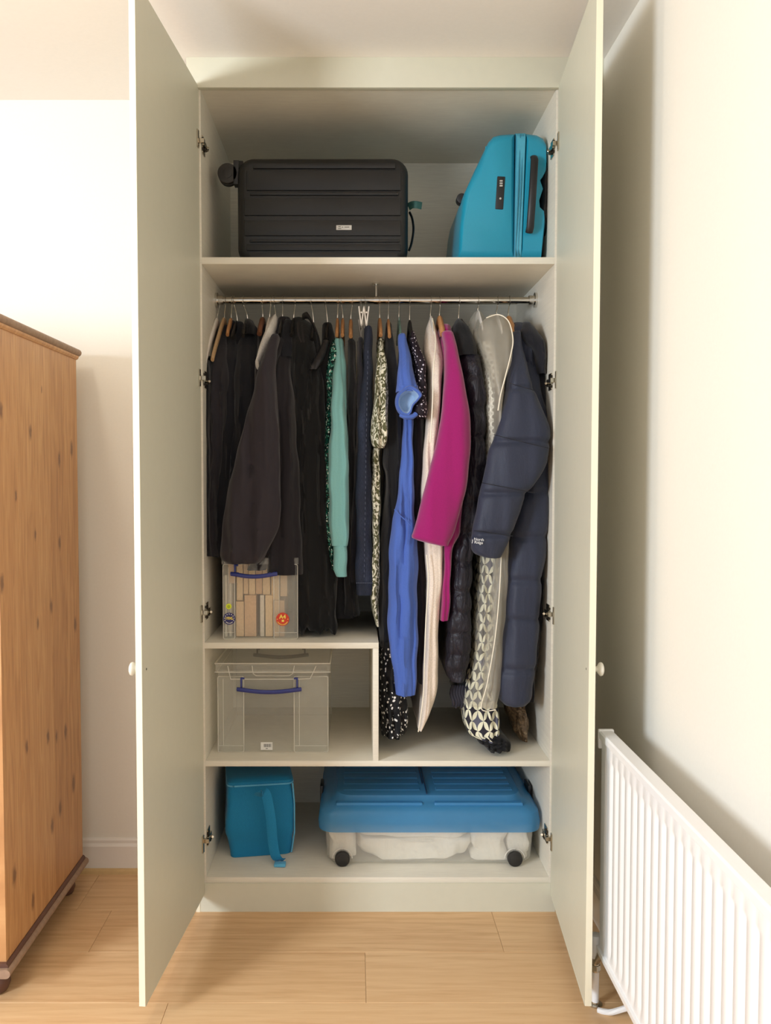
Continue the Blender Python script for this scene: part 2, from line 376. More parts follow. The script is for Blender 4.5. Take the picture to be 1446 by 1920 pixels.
b = BM(); extrude_y(b, [(RX-.001, rz1-.022), (RX-.002, rz1-.004), (RX+.002, rz1), (RX+.034, rz1), (RX+.037, rz1-.004), (RX+.037, rz1-.022)], ry0, ry1+.002)
obj('top_rail', b, M_rad, rad, bevel=.001)
b = BM(); extrude_y(b, [(RX-.001, rz0-.004), (RX-.003, rz0+.014), (RX+.03, rz0+.018), (RX+.03, rz0-.004)], ry0, ry1+.002); obj('bottom_rail', b, M_rad, rad, bevel=.001)
bx('end_cap', RX-.003, RX+.04, ry1, ry1+.012, rz1-.05, rz1+.003, M_rad, rad, .004)
#bx('wall_bracket', RX+.03, RW-.001, -1.0, -.97, .3, .7, M_rad, rad, .002)
px_, py_ = .592, -.515
b = BM(); cyl(b, (px_, py_, .135), (px_, py_, .145), .016, n=20); cyl(b, (px_, py_, .145), (px_, py_, .20), .0185, .0165, n=20)
v = obj('valve_cap', b, M_rad, rad, bevel=.003, smooth=True)
b = BM(); cyl(b, (px_, py_, .095), (px_, py_, .137), .0115, n=12); cyl(b, (px_, py_+.0, .118), (px_+.006, ry1-.012, .168), .009, n=12)
cyl(b, (px_, py_, .100), (px_, py_, .116), .0145, n=6)
obj('valve_body', b, M_hinge, rad, bevel=.001)
b = BM(); cyl(b, (px_, py_, 0), (px_, py_, .10), .010, n=16); obj('pipe', b, M_rad, rad, smooth=True)
b = BM(); lathe(b, [(.020, .0002), (.020, .004), (.011, .006), (.0105, .01)], Matrix.Translation((px_, py_, 0)), 20); obj('pipe_collar', b, M_hinge, rad)
b = BM(); tube(b, spline([(px_, py_-.03, .002), (px_+.03, py_-.05, .01), (px_+.08, py_-.06, .03), (RW-.02, py_-.07, .035)]), .008, 8); obj('branch_pipe', b, M_rad, rad, smooth=True)

# ------------------------------------------------------------------ pine cupboard at the left
cb = thing('pine_cupboard', 'orange knotty pine cupboard with bun feet against the left back wall', 'cupboard', (-1.35, -.15, 0))
cx0, cx1, cy0, cy1 = -1.95, -1.051, -.50, .178
nb = 5; bw = (cy1-cy0)/nb
for k in range(nb):
    bb = BM(); box(bb, cx1-.02, cx1, cy0+k*bw+.0002, cy0+(k+1)*bw-.0002, .10, 1.895); obj('side_board', bb, M_pine, cb, bevel=.0006, seg=1)
bx('carcass', cx0, cx1-.0205, cy0+.005, cy1, .10, 1.895, M_pine, cb)
def moulding(zc, r, over, name):
    b = BM(); prof = [(cx1-.1, zc-r)]+[(cx1+over-r+r*math.cos(t), zc+r*math.sin(t)) for t in [(-PI/2)+PI*k/8 for k in range(9)]]+[(cx1-.1, zc+r)]
    extrude_y(b, prof, cy0-.02, cy1+.012); box(b, cx0-.02, cx1-.05, cy0-.02, cy1+.012, zc-r, zc+r); obj(name, b, M_pinetrim, cb, smooth=True)
    b = BM(); s = -1 if zc > 1 else 1
    z2 = zc+s*r; extrude_y(b, [(cx1-.02, z2), (cx1+.009, z2), (cx1+.008, z2+s*.006), (cx1+.003, z2+s*.012), (cx1-.02, z2+s*.012)], cy0-.01, cy1+.003); obj(name+'_bead', b, M_pine if s < 0 else M_foot, cb)
moulding(1.9, .0125, .016, 'cornice_moulding'); moulding(.088, .013, .018, 'base_moulding')
for fx_ in (cx0+.06, cx1-.052):
    for fy_ in (cy0+.05, cy1-.055):
        b = BM(); lathe(b, [(.018, 0), (.034, .006), (.041, .024), (.039, .042), (.028, .056), (.019, .062), (.022, .070), (.022, .076)], Matrix.Translation((fx_, fy_, 0)), 24); obj('bun_foot', b, M_foot, cb, smooth=True)

# ------------------------------------------------------------------ hangers
RY, RZ = .28, 2.102
def hanger(px, top_px, m, label, group=None, lean=0, arm=True, thick=.006, drop=.055, reach=.12, tall=.016, pad=0, fx=0, clip=False, rise=.0, name='wooden_hanger'):
    n = at(px, top_px, RY); hx = at(px+lean, 563, RY).x
    t = thing(name, label, 'hanger', (n.x, RY, n.z), group)
    b = BM(); pts = []
    r = .0142+.0011
    for k in range(13):
        a = math.radians(-50+k*21); pts.append((hx, RY-math.sin(a)*-r*-1 if False else RY+r*math.sin(a)*-1, RZ+r*math.cos(a)))
    pts = pts[::-1] if False else pts
    last = pts[-1]
    pts = pts+[Vector((hx*.6+n.x*.4, RY+.004, RZ-.028)), Vector((n.x, RY, n.z+.012)), Vector((n.x, RY, n.z-.01))]
    tube(b, spline(pts, 3), .0019, 6); obj('hook', b, M_chrome, t, smooth=True)
    if arm:
        b = BM()
        P = [(n.x, RY-reach, n.z-drop-.01), (n.x, RY-reach*.8, n.z-drop*.78), (n.x, RY-reach*.45, n.z-drop*.36), (n.x, RY-.03, n.z-.006), (n.x, RY, n.z+rise), (n.x, RY+.03, n.z-.006), (n.x, RY+reach*.45, n.z-drop*.36), (n.x, RY+reach*.8, n.z-drop*.78), (n.x, RY+reach, n.z-drop-.01)]
        P = [Vector((q[0]+fx*max(0, (RY-q[1])/reach)**1.3, q[1], q[2])) for q in P]
        sp = spline(P, 5); N = len(sp)
        fl = [((thick+pad*math.sin(PI*min(1, abs(i/(N-1)-.5)*2.2))), tall*(.55+.45*math.sin(PI*i/(N-1)))+pad*.6) for i in range(N)]
        tube(b, [p-Vector((0, 0, tall*.8)) for p in sp], 0, 12, flat=fl); obj('shoulder_bar', b, m, t, smooth=True)
    if clip:
        b = BM(); tube(b, [(n.x, RY-.17, n.z-.012), (n.x, RY+.17, n.z-.012)], .003, 8); obj('bar', b, m, t)
        for yy in (-.15, .10):
            b = BM(); 
            for s in (-1, 1):
                vs = box(b, -.0022, .0022, -.018, .018, -.045, .022); bmesh.ops.rotate(b, verts=vs, cent=(0, 0, -.045), matrix=Matrix.Rotation(s*.13, 3, 'Y')); bmesh.ops.translate(b, verts=vs, vec=(n.x, RY+yy, n.z-.012))
            obj('clip', b, m, t, bevel=.001, seg=1)
    return t

# ------------------------------------------------------------------ garments
def interp(rows, n):
    """monotone resampling of (py, xl, xr, yf, yb) rows"""
    out = []; p0, p1 = rows[0][0], rows[-1][0]
    for i in range(n+1):
        p = p0+(p1-p0)*i/n
        for a, c in zip(rows, rows[1:]):
            if p <= c[0]+1e-6: break
        j = rows.index(a); q0 = rows[max(j-1, 0)]; q1 = rows[min(j+2, len(rows)-1)]
        t = (p-a[0])/(c[0]-a[0]); h = c[0]-a[0]; vals = [p]
        for k in range(1, 5):
            m0 = (c[k]-q0[k])/max(c[0]-q0[0], 1e-6)*h; m1 = (q1[k]-a[k])/max(q1[0]-a[0], 1e-6)*h
            d = c[k]-a[k]; lim = 2.5*abs(d); m0 = max(-lim, min(lim, m0)); m1 = max(-lim, min(lim, m1))
            vals.append((2*t**3-3*t*t+1)*a[k]+(t**3-2*t*t+t)*m0+(-2*t**3+3*t*t)*c[k]+(t**3-t*t)*m1)
        out.append(vals)
    return out
def cloth(name, rows, m, parent, n=70, fold=.006, lam=.035, drift=1.2, wob=.002, puff=None, seed=0, nose=.06, taper=.75, hem=.012, ragged=0, open_=False, crumple=0, pslant=0):
    """hanging cloth body: front outline in rows (height px, left px, right px, front depth, back depth), real depth behind it"""
    rnd = random.Random(seed); ph = [rnd.uniform(0, 6.28) for _ in range(8)]
    rows = [tuple(r) if len(r) == 5 else (r[0], r[1], r[2], r[3], min(.56-r[3], .52)) for r in rows]
    R = interp(rows, n); b = BM(); uvl = b.loops.layers.uv.new('UVMap'); rings = []; uvs = []
    NF, NS, NB = 22, 7, 5
    ztop = at(600, R[0][0], R[0][3]).z; zbot = at(600, R[-1][0], R[-1][3]).z
    for i, (py, xl, xr, yf, yb) in enumerate(R):
        dpt = max(yb-yf, .02); ns = min(nose, dpt*.5); ye = yf+ns*.6
        PL, PR = at(xl, py, ye), at(xr, py, ye); z = at((xl+xr)/2, py, yf).z
        w = (PR.x-PL.x)/2; xc = (PR.x+PL.x)/2; tz = (ztop-z)/max(ztop-zbot, .01)
        if puff:
            for pz in puff:
                g = abs(z-pz-pslant*(0))
                k = math.exp(-(g/.010)**2); w *= 1-.035*k; yf += .012*k
            
        ring = []; uv = []; arc = 0; prev = None
        dz_h = 0
        for k in range(NF+1):
            a = PI*k/NF; cx_, sy_ = -math.cos(a), math.sin(a)
            e = .75
            X = xc+w*math.copysign(abs(cx_)**e, cx_); Y = yf+ns*(1-abs(sy_)**e)
            s = abs(sy_)
            u = (X-xc)
            amp = fold*min(1, tz*3+.15)*(1 if not puff else .5)*s
            Y += amp*(math.sin(2*PI*(X/lam)+ph[0]+drift*math.sin(z*3.1+ph[1]))+.6*math.sin(2*PI*X/(lam*.47)+ph[2]+z*drift*2.3))
            X += wob*math.sin(z*23+ph[3]+k*.2)+wob*.7*math.sin(z*51+ph[4])
            ring.append([X, Y]); 
        xr_, xl_ = xc+w, xc-w
        def side(xe, sg, ks):
            for k in ks:
                t = k/(NS+1); yy = yf+ns+(yb-yf-ns)*t
                f_ = math.sin(yy*60+ph[5]+z*2)*fold*.5*(1-t)+math.sin(yy*26+ph[6])*fold*.5
                ring.append([xc+sg*w*(1-(1-taper)*t)+f_*min(1, tz*3)*.6, yy])
        side(xr_, 1, range(1, NS+1))
        for k in range(NB+1):
            t = k/NB; ring.append([xc+w*taper*(1-2*t), yb])
        side(xl_, -1, range(NS, 0, -1))
        vs = []
        for j, (X, Y) in enumerate(ring):
            dz = 0
            if ragged and i > n*.85:
                q = (i/n-.85)/.15; dz = -ragged*q*(math.sin(X*230+ph[0])*.5+math.sin(X*97+Y*70+ph[1]))
            if crumple:
                Xn = crumple*(math.sin(X*90+z*47+ph[2])+math.sin(z*83-X*60+ph[3]))*.5
                Y += Xn; X += crumple*.5*math.sin(z*71+Y*50+ph[4])
            if Y > -.002: X = max(-.5765, min(.5765, X))
            vs.append(b.verts.new((X, Y, z+dz)))
            if prev is not None: arc += math.hypot(X-prev[0], Y-prev[1])
            prev = (X, Y); uv.append((arc, z))
        rings.append(vs); uvs.append(uv)
    N = len(rings[0])
    for i in range(len(rings)-1):
        A_, B_ = rings[i], rings[i+1]
        for k in range(N):
            k2 = (k+1) % N
            f = b.faces.new((A_[k], B_[k], B_[k2], A_[k2]))
            q = [uvs[i][k], uvs[i+1][k], uvs[i+1][k2] if k2 else (uvs[i+1][k][0]+.03, uvs[i+1][k][1]), uvs[i][k2] if k2 else (uvs[i][k][0]+.03, uvs[i][k][1])]
            for l, c in zip(f.loops, q): l[uvl].uv = c
    def cap(ring, dz, inward):
        c = Vector((sum(v.co.x for v in ring)/N, sum(v.co.y for v in ring)/N, sum(v.co.z for v in ring)/N))
        prev = ring
        for s_, d_ in inward:
            nr = [b.verts.new((c.x+(v.co.x-c.x)*s_, c.y+(v.co.y-c.y)*s_, v.co.z+d_)) for v in ring]
            for k in range(N): b.faces.new((prev[k], prev[(k+1) % N], nr[(k+1) % N], nr[k]))
            prev = nr
        b.faces.new(prev)
    cap(rings[0], 0, [(.8, .006), (.4, .009)])
    cap(rings[-1], 0, [(.86, .001), (.82, .012)] if not open_ else [(.9, .0), (.85, .02)])
    me_o = obj(name, b, m, parent, smooth=75)
    return me_o
def garment(name, label, cat, px, py, group=None):
    p = at(px, py, RY); return thing(name, label, cat, (p.x, RY, p.z), group)

C_coal = fabric('charcoal cloth', (38, 35, 40)); C_navyblk = fabric('near black navy cloth', (25, 25, 31)); C_black = fabric('black cloth', (17, 16, 18))
C_aub = fabric('dark aubergine cloth', (42, 36, 42), .7, wrinkle=10); C_aub2 = fabric('brown black cloth', (31, 27, 31)); C_black2 = fabric('matt black jersey', (13, 13, 14), wrinkle=22)
C_satin = fabric('black satin', (38, 36, 38), .3, sheen=0); C_mint = fabric('mint knit', (120, 172, 170), .85, .25, wrinkle=9); C_blue = fabric('cornflower blue cotton', (70, 97, 170), .8, .5, wrinkle=24)
C_mag = fabric('magenta wool', (146, 20, 96), .95, .25, 500, .4, wrinkle=8); C_puffb = fabric('black quilted nylon', (36, 33, 40), .38, .8, 300, 0, wrinkle=30, wb=1.0)
C_navy = fabric('navy quilted shell', (48, 52, 68), .55, .45, 500, .1, wrinkle=18); C_denim0 = (40, 52, 84); C_lin = fabric('pale grey blue lining', (150, 176, 206), .8)
C_crm = fabric('cream satin cloth', (226, 210, 194), .55, .6, 300, .2, wrinkle=16); C_darkpurple = fabric('black plum cloth', (30, 22, 28)); C_gtrs = fabric('slate black trousers', (34, 33, 40))
def denim():
    t = NT('denim'); n = t.noise(t.coord(scale=(60, 60, 8)), 14, 3); n2 = t.noise(t.coord(scale=(1, 1, .5)), 14, 3)
    f = t.math('ADD', t.math('MULTIPLY', n, .5), t.math('MULTIPLY', n2, .5))
    t.base(t.ramp(f, [(.35, s2l((20, 25, 38))), (.5, s2l((28, 34, 52))), (.66, s2l((50, 58, 80)))])); t.p(Roughness=.9); t.bump(n, .3, .002); return t.m
C_denim = denim(); C_stitch = plain('stitching', (84, 90, 108), .8)
def sequins(name, cols, scale, rough=.25):
    t = NT(name); v = t.n('ShaderNodeTexVoronoi', feature='F1'); t.set(v.inputs['Vector'], t.coord(uv=True)); t.set(v.inputs['Scale'], scale)
    s = t.n('ShaderNodeSeparateColor'); t.set(s.inputs[0], v.outputs['Color'])
    t.base(t.ramp(s.outputs[0], cols, 'CONSTANT')); t.p(Roughness=rough, Metallic=.3)
    t.bump(t.math('ADD', v.outputs['Distance'], s.outputs[1]), .9, .004); return t.m
C_seq = sequins('green sequins', [(0, s2l((8, 34, 30))), (.3, s2l((14, 70, 62))), (.55, s2l((20, 104, 88))), (.8, s2l((120, 190, 170))), (.93, s2l((225, 235, 225)))], 190)
def studs(name, base, dot, scale, r, amount=.0, uv=True, keep=.0, metal=0):
    t = NT(name); v = t.n('ShaderNodeTexVoronoi', feature='F1'); t.set(v.inputs['Vector'], t.coord(uv=uv)); t.set(v.inputs['Scale'], scale)
    s = t.n('ShaderNodeSeparateColor'); t.set(s.inputs[0], v.outputs['Color'])
    lim = t.math('MULTIPLY_ADD', s.outputs[1], r*.5, r*.6)
    d = t.math('MULTIPLY', t.math('LESS_THAN', v.outputs['Distance'], lim), t.math('GREATER_THAN', s.outputs[0], keep))
    mx = t.n('ShaderNodeMix', data_type='RGBA'); t.set(mx.inputs['Factor'], d); mx.inputs[6].default_value = s2l(base); mx.inputs[7].default_value = s2l(dot)
    t.base(mx.outputs[2]); t.p(Roughness=.7, Specular_IOR_Level=.3)
    t.bump(t.noise(t.coord(scale=(1, 1, .4)), 30, 3), .5, .01); return t.m
C_dots = studs('black cloth with white dots', (16, 15, 17), (225, 222, 216), 78, .34, keep=.3)
C_gems = studs('plum cloth with silver studs', (26, 16, 26), (205, 195, 205), 130, .42, keep=.45)
def swirl():
    t = NT('olive and cream print'); v = t.coord(scale=(1.25, .8, 1), uv=True)
    n = t.noise(v, 46, 1.2, .5, 2.2)
    t.base(t.ramp(n, [(0, s2l((82, 80, 48))), (.515, s2l((214, 208, 186)))], 'CONSTANT')); t.p(Roughness=.8)
    t.bump(t.noise(t.coord(scale=(1, 1, .4)), 26, 3), .4, .012); return t.m
C_olive = swirl()
def leaf(name, ground, petal, ground2):
    t = NT(name); c = t.n('ShaderNodeTexCoord'); s = t.n('ShaderNodeSeparateXYZ'); t.set(s.inputs[0], c.outputs['UV'])
    a = t.math('ADD', t.math('MULTIPLY', s.outputs[0], 23), t.math('MULTIPLY', s.outputs[1], 15)); bb = t.math('SUBTRACT', t.math('MULTIPLY', s.outputs[0], 23), t.math('MULTIPLY', s.outputs[1], 15))
    def lens(p, q):
        d = t.math('ABSOLUTE', t.math('SUBTRACT', p, t.math('ROUND', p))); w = t.math('MULTIPLY', t.math('ABSOLUTE', t.math('SINE', t.math('MULTIPLY', q, PI))), .21)
        return t.math('LESS_THAN', d, w)
    f = t.math('MAXIMUM', lens(a, bb), lens(bb, a))
    ck = t.math('GREATER_THAN', t.math('FRACT', t.math('MULTIPLY', t.math('ADD', t.math('FLOOR', a), t.math('FLOOR', bb)), .25)), .6)
    m1 = t.n('ShaderNodeMix', data_type='RGBA'); t.set(m1.inputs['Factor'], ck); m1.inputs[6].default_value = s2l(ground); m1.inputs[7].default_value = s2l(ground2)
    m2 = t.n('ShaderNodeMix', data_type='RGBA'); t.set(m2.inputs['Factor'], f); t.set(m2.inputs[6], m1.outputs[2]); m2.inputs[7].default_value = s2l(petal)
    t.base(m2.outputs[2]); t.p(Roughness=.8); t.bump(t.noise(t.coord(scale=(1, 1, .3)), 24, 3), .4, .01); return t.m
C_leaf = leaf('leaf print', (34, 31, 42), (226, 222, 196), (84, 84, 100)); 
def crinkle():
    t = NT('bronze crinkled cloth'); n = t.noise(t.coord(), 45, 4, .6, 2)
    t.base(t.ramp(n, [(.3, s2l((58, 44, 32))), (.55, s2l((132, 106, 76))), (.75, s2l((190, 164, 130)))])); t.p(Roughness=.5); t.bump(n, .9, .012); return t.m
C_bronze = crinkle()
def rings():
    t = NT('pale ring lace'); c = t.n('ShaderNodeTexCoord'); v = t.n('ShaderNodeTexVoronoi', feature='F1'); t.set(v.inputs['Vector'], c.outputs['UV']); t.set(v.inputs['Scale'], 42); t.set(v.inputs['Randomness'], .25)
    t.base(t.ramp(v.outputs['Distance'], [(0, s2l((136, 128, 116))), (.30, s2l((206, 200, 184))), (.38, s2l((226, 222, 208))), (.5, s2l((196, 190, 176)))], 'CONSTANT')); t.p(Roughness=.7); return t.m
C_ring = rings()
C_film2 = plastic('thin clear garment cover', (226, 220, 206), .26, .3)
C_film = plastic('translucent garment cover', (222, 214, 198), .44, .35)
C_piping = plain('cream piping', (238, 228, 208), .5)

def hang(px, top, m, what, **k): return hanger(px, top, m, what, **k)
H = [ # hook x, top py, material, label, options
 (408, 599, M_hwhite, 'white plastic hanger, leftmost on the rail', dict(lean=4, name='plastic_hanger', thick=.007, drop=.15, reach=.2, fx=-.012, tall=.02)),
 (421, 598, M_hwl, 'pale wooden hanger second from the left end of the rail', dict(lean=2, drop=.15, reach=.2, fx=-.012)),
 (434, 598, M_hw, 'tan wooden hanger third from the left end of the rail', dict(lean=1, drop=.05, reach=.1)),
 (445, 603, M_hblack, 'thin hanger hook leaning left of the high-collared coat', dict(lean=-7, name='plastic_hanger')),
 (464, 599, M_hblack, 'strongly slanting hook above the high-collared black coat', dict(lean=-8, name='plastic_hanger')),
 (493, 596, M_hwd, 'dark brown wooden hanger just left of the white padded one', dict(lean=-2, thick=.009)),
 (506, 596, M_hwhite, 'hanger with hook immediately left of the padded hanger', dict(lean=2, name='plastic_hanger')),
 (517, 597, M_hpad, 'white padded hanger curving out of the aubergine jacket', dict(lean=-3, pad=.010, tall=.03, name='padded_hanger', drop=.16, reach=.23, fx=-.042)),
 (530, 598, M_hblack, 'upright hook above the brown-black coat collar', dict(name='plastic_hanger')),
 (551, 598, M_hblack, 'hook leaning right above the black top with satin straps', dict(lean=3, name='plastic_hanger')),
 (588, 606, M_hblack, 'hook leaning left between the strappy top and the sash dress', dict(lean=-5, name='plastic_hanger')),
 (614, 606, M_hblack, 'black hanger holding the short looped sash left of the green sequins', dict(lean=-4, name='plastic_hanger')),
 (633, 598, M_hw, 'tan wooden hanger, left one of the pair over mint cardigan', dict(lean=1)),
 (643, 598, M_hw, 'tan wooden hanger, right one of the pair over mint cardigan', dict(lean=-3)),
 (658, 600, M_hw, 'tan wooden hanger right of the mint cardigan', dict(lean=3, thick=.007)),
 (677, 596, M_hwhite, 'white clip hanger holding slate trousers', dict(arm=False, clip=True, name='clip_hanger')),
 (686, 596, M_hwhite, 'white clip hanger holding blue jeans', dict(lean=-1, arm=False, clip=True, name='clip_hanger')),
 (712, 598, M_hw, 'tan wooden hanger holding olive printed dress', dict(thick=.007)),
 (728, 600, M_hw, 'tan wooden hanger between the olive and the blue dress', dict(lean=1)),
 (748, 596, M_hclear, 'green tinted clear hanger holding the blue dress', dict(lean=1, name='plastic_hanger', thick=.004)),
 (768, 602, M_hblack, 'black hanger holding studded plum top', dict(lean=1, name='plastic_hanger')),
 (807, 594, M_hwhite, 'hanger poking out of the cream garment', dict(lean=2, name='plastic_hanger', thick=.003)),
 (824, 594, M_hw, 'tan wooden hanger holding magenta coat', dict(lean=2, thick=.010, tall=.022)),
 (860, 599, M_hblack, 'hook above the black puffer coat', dict(lean=2, name='plastic_hanger')),
 (896, 584, M_hwhite, 'hook through the left clear garment cover', dict(lean=2, name='plastic_hanger', drop=.06, thick=.003)),
 (931, 590, M_hwhite, 'hook through the right clear garment cover', dict(lean=3, name='plastic_hanger', drop=.06, thick=.003)),
 (953, 594, M_hw, 'tan wooden hanger holding navy puffer coat', dict(lean=3, thick=.009)),
]
for px, tp, m, lab, k in H: hanger(px, tp, m, lab, **k)

g = garment('coat', 'black coat hanging leftmost against wardrobe side', 'coat', 400, 640)
cloth('body', [(668, 386, 394, .10), (700, 384, 395, .07), (860, 384, 396, .06), (1000, 383, 397, .06), (1043, 384, 398, .06)], C_black, g, seed=1)
g = garment('coat', 'charcoal coat second from left under pale wooden hanger', 'coat', 420, 620)
cloth('body', [(612, 412, 430, .25), (640, 404, 430, .19), (665, 398, 430, .14), (700, 395, 430, .09), (780, 390, 424, .08), (900, 387, 414, .08), (1000, 385, 410, .08), (1043, 385, 412, .08)], C_coal, g, seed=2)
g = garment('coat', 'near-black navy coat third from left, behind charcoal coat', 'coat', 436, 610)
cloth('body', [(604, 428, 442, .26), (630, 424, 444, .22), (680, 418, 448, .14), (800, 412, 450, .10), (940, 402, 448, .10), (1045, 396, 440, .10)], C_navyblk, g, seed=3)
cloth('collar', [(605, 442, 456, .24, .32), (625, 442, 458, .22, .34), (645, 440, 460, .21, .35)], C_navyblk, g, n=12, seed=33, fold=.002)
g = garment('coat', 'black coat with stand-up collar fourth from left', 'coat', 464, 610)
cloth('body', [(612, 455, 480, .25), (640, 444, 484, .20), (690, 438, 487, .12), (760, 438, 486, .09), (860, 430, 478, .09), (960, 418, 468, .09), (1044, 408, 452, .09)], C_navyblk, g, seed=4)
cloth('collar', [(600, 459, 474, .22, .34), (608, 457, 478, .20, .35), (625, 456, 480, .19, .36)], C_black, g, n=12, seed=34, fold=.002)
g = garment('blouse', 'dark maroon-black blouse on brown wooden hanger', 'blouse', 493, 612)
cloth('body', [(606, 484, 497, .25), (640, 482, 500, .18), (700, 478, 500, .10), (800, 466, 494, .11), (1000, 450, 490, .11), (1046, 448, 488, .11)], C_aub2, g, seed=5)
# brown-black coat
g = garment('coat', 'brown-black coat reaching lower, right of aubergine jacket', 'coat', 530, 620)
cloth('body', [(597, 526, 544, .26), (612, 522, 552, .24), (640, 520, 550, .18), (700, 512, 546, .08), (760, 510, 552, .05), (860, 508, 559, .045), (980, 503, 565, .045), (1050, 500, 567, .045), (1079, 499, 567, .045)], C_aub2, g, seed=6, lam=.05, fold=.008)
cloth('lapel', [(600, 532, 548, .235, .34), (622, 525, 552, .19, .3), (642, 521, 552, .155, .26), (658, 519, 550, .135, .24), (668, 524, 548, .125, .22)], C_navyblk, g, n=18, seed=36, fold=.003)
# aubergine jacket sleeve in front
g = garment('jacket', 'dark aubergine jacket with broad sleeve in front of clear box', 'jacket', 530, 610)
cloth('body', [(596, 522, 540, .25), (615, 516, 545, .22), (640, 508, 540, .15), (690, 500, 518, .08), (800, 488, 522, .06), (900, 484, 524, .05), (1000, 480, 522, .045), (1030, 482, 512, .045), (1070, 462, 503, .07, .40)], C_aub2, g, seed=7)
cloth('sleeve', [(628, 509, 524, .06, .16), (660, 496, 517, .02, .14), (692, 483, 515, -.01, .12), (760, 467, 518, -.03, .11), (820, 451, 522, -.035, .10), (870, 437, 524, -.035, .10), (930, 425, 525, -.03, .10), (985, 417, 523, -.025, .10), (1012, 413, 512, -.02, .10), (1034, 411, 501, -.02, .095), (1049, 413, 494, -.015, .09), (1058, 424, 486, -.01, .08)], C_aub, g, seed=8, lam=.09, fold=.010, drift=2, open_=True, nose=.05)
g = garment('blouse', 'black blouse with satin straps above long black dress', 'blouse', 560, 610)
cloth('body', [(597, 548, 572, .25), (604, 546, 584, .23), (625, 545, 590, .18), (660, 546, 594, .12), (760, 549, 600, .09), (900, 556, 604, .09), (1000, 560, 610, .09)], C_black2, g, seed=9, lam=.028)
for q in (0, 1):
    b = BM(); tube(b, spline([at(558+q*9, 604+q*4, .15), at(560+q*8, 625, .12), at(566+q*4, 642, .10)]), 0, 8, flat=[(.0035, .0012)]*17); obj('strap', b, C_satin, g, smooth=True)
b = BM(); tube(b, spline([at(568, 594, .2), at(577, 592, .15), at(588, 610, .12), at(597, 632, .10), at(600, 650, .1)]), 0, 8, flat=[(.0035, .012)]*33); obj('strap', b, C_satin, g, smooth=True)
g = garment('dress', 'long black dress with uneven hem beside clear box', 'dress', 588, 620)
cloth('body', [(625, 580, 598, .20), (700, 575, 606, .10), (800, 562, 612, .08), (900, 556, 620, .08), (1000, 552, 626, .08), (1080, 549, 634, .08), (1150, 549, 630, .08), (1184, 552, 632, .08)], C_black2, g, seed=10, ragged=.012, lam=.03, fold=.009)
g = garment('sash_dress', 'black dress with looped satin sash, left of green sequins', 'dress', 614, 620)
cloth('body', [(607, 606, 623, .25), (630, 604, 627, .2), (680, 598, 622, .12), (800, 590, 616, .13), (1000, 596, 640, .15), (1160, 616, 668, .15)], C_black, g, seed=11)
cloth('sash', [(640, 604, 620, .14, .2), (655, 596, 614, .11, .17), (675, 586, 606, .08, .14), (692, 580, 596, .075, .12)], C_satin, g, n=16, seed=12, fold=.002)
g = garment('sequin_top', 'green sequinned top left of mint cardigan', 'top', 633, 640)
cloth('body', [(636, 622, 638, .17), (655, 618, 640, .12), (690, 612, 640, .09), (760, 611, 636, .07), (860, 609, 630, .07), (960, 610, 630, .07), (1020, 613, 632, .07), (1070, 622, 634, .07)], C_seq, g, seed=13, fold=.004, lam=.02)
g = garment('cardigan', 'mint green cardigan with ribbed cuff hanging mid rail', 'cardigan', 640, 640)
cloth('body', [(636, 630, 645, .17), (680, 627, 648, .10), (760, 632, 652, .08), (900, 632, 654, .08), (1040, 634, 652, .09)], C_mint, g, seed=14, lam=.06)
cloth('sleeve', [(637, 627, 640, .14, .22), (700, 625, 642, .06, .15), (760, 620.5, 646, .03, .13), (800, 619, 650, .02, .12), (860, 616.5, 652.5, .02, .11), (960, 616, 654, .02, .11), (1000, 619, 654, .02, .11), (1024, 623, 651, .025, .10)], C_mint, g, seed=15, lam=.05, fold=.005, nose=.05)
cloth('cuff', [(1023, 624.5, 650.5, .028, .10), (1050, 626, 651, .028, .095), (1068, 627, 650, .03, .09), (1082, 632, 650, .03, .085)], C_mint, g, n=14, seed=16, lam=.004, fold=.001)
g = garment('black_top', 'black top on tan hanger right of mint cardigan', 'top', 660, 640)
cloth('body', [(637, 652, 666, .17), (700, 652, 668, .09), (800, 652, 668, .09), (900, 650, 666, .10), (1040, 648, 662, .1), (1156, 640, 676, .15)], C_black, g, seed=17)
g = garment('trousers', 'slate black trousers clipped left of jeans', 'trousers', 676, 640)
cloth('body', [(633, 670, 681, .13), (700, 670, 682, .10), (860, 666, 680, .09), (1000, 656, 674, .10), (1062, 652, 672, .11), (1092, 654, 668, .13)], C_gtrs, g, seed=18, fold=.003)
g = garment('jeans', 'dark blue jeans clipped to a white hanger', 'jeans', 690, 620)
jb = cloth('body', [(612, 684, 697, .12), (622, 684, 697.5, .11), (652, 682, 698, .10), (700, 679, 700, .07), (800, 671, 697, .055), (900, 667.5, 697, .05), (1000, 667, 699, .05), (1092, 667, 701, .05), (1117, 668, 701, .05)], C_denim, g, seed=19, fold=.003, lam=.06)
cloth('waistband', [(611, 683, 698, .115, .445), (640, 682.5, 698.5, .105, .455)], C_denim, g, n=6, seed=20, fold=.001)
b = BM()
for k in range(44):
    t_ = k/44; py = 660+430*t_; x = 690-8*t_ if t_ < .5 else 686-6*(t_-.5)
    p = at(x, py, .049+(.03*(1-min(1, t_*6)))); box(b, p.x-.0007, p.x+.0007, p.y-.003, p.y+.004, p.z-.004, p.z+.004)
for py in (1093,):
    for k in range(10):
        p = at(669+3.3*k, py, .047); box(b, p.x-.0022, p.x+.0022, p.y-.002, p.y+.003, p.z-.0007, p.z+.0007)
obj('stitching', b, C_stitch, g)['kind'] = 'stuff'
g = garment('printed_dress', 'olive and cream printed dress with puffed sleeve', 'dress', 712, 640)
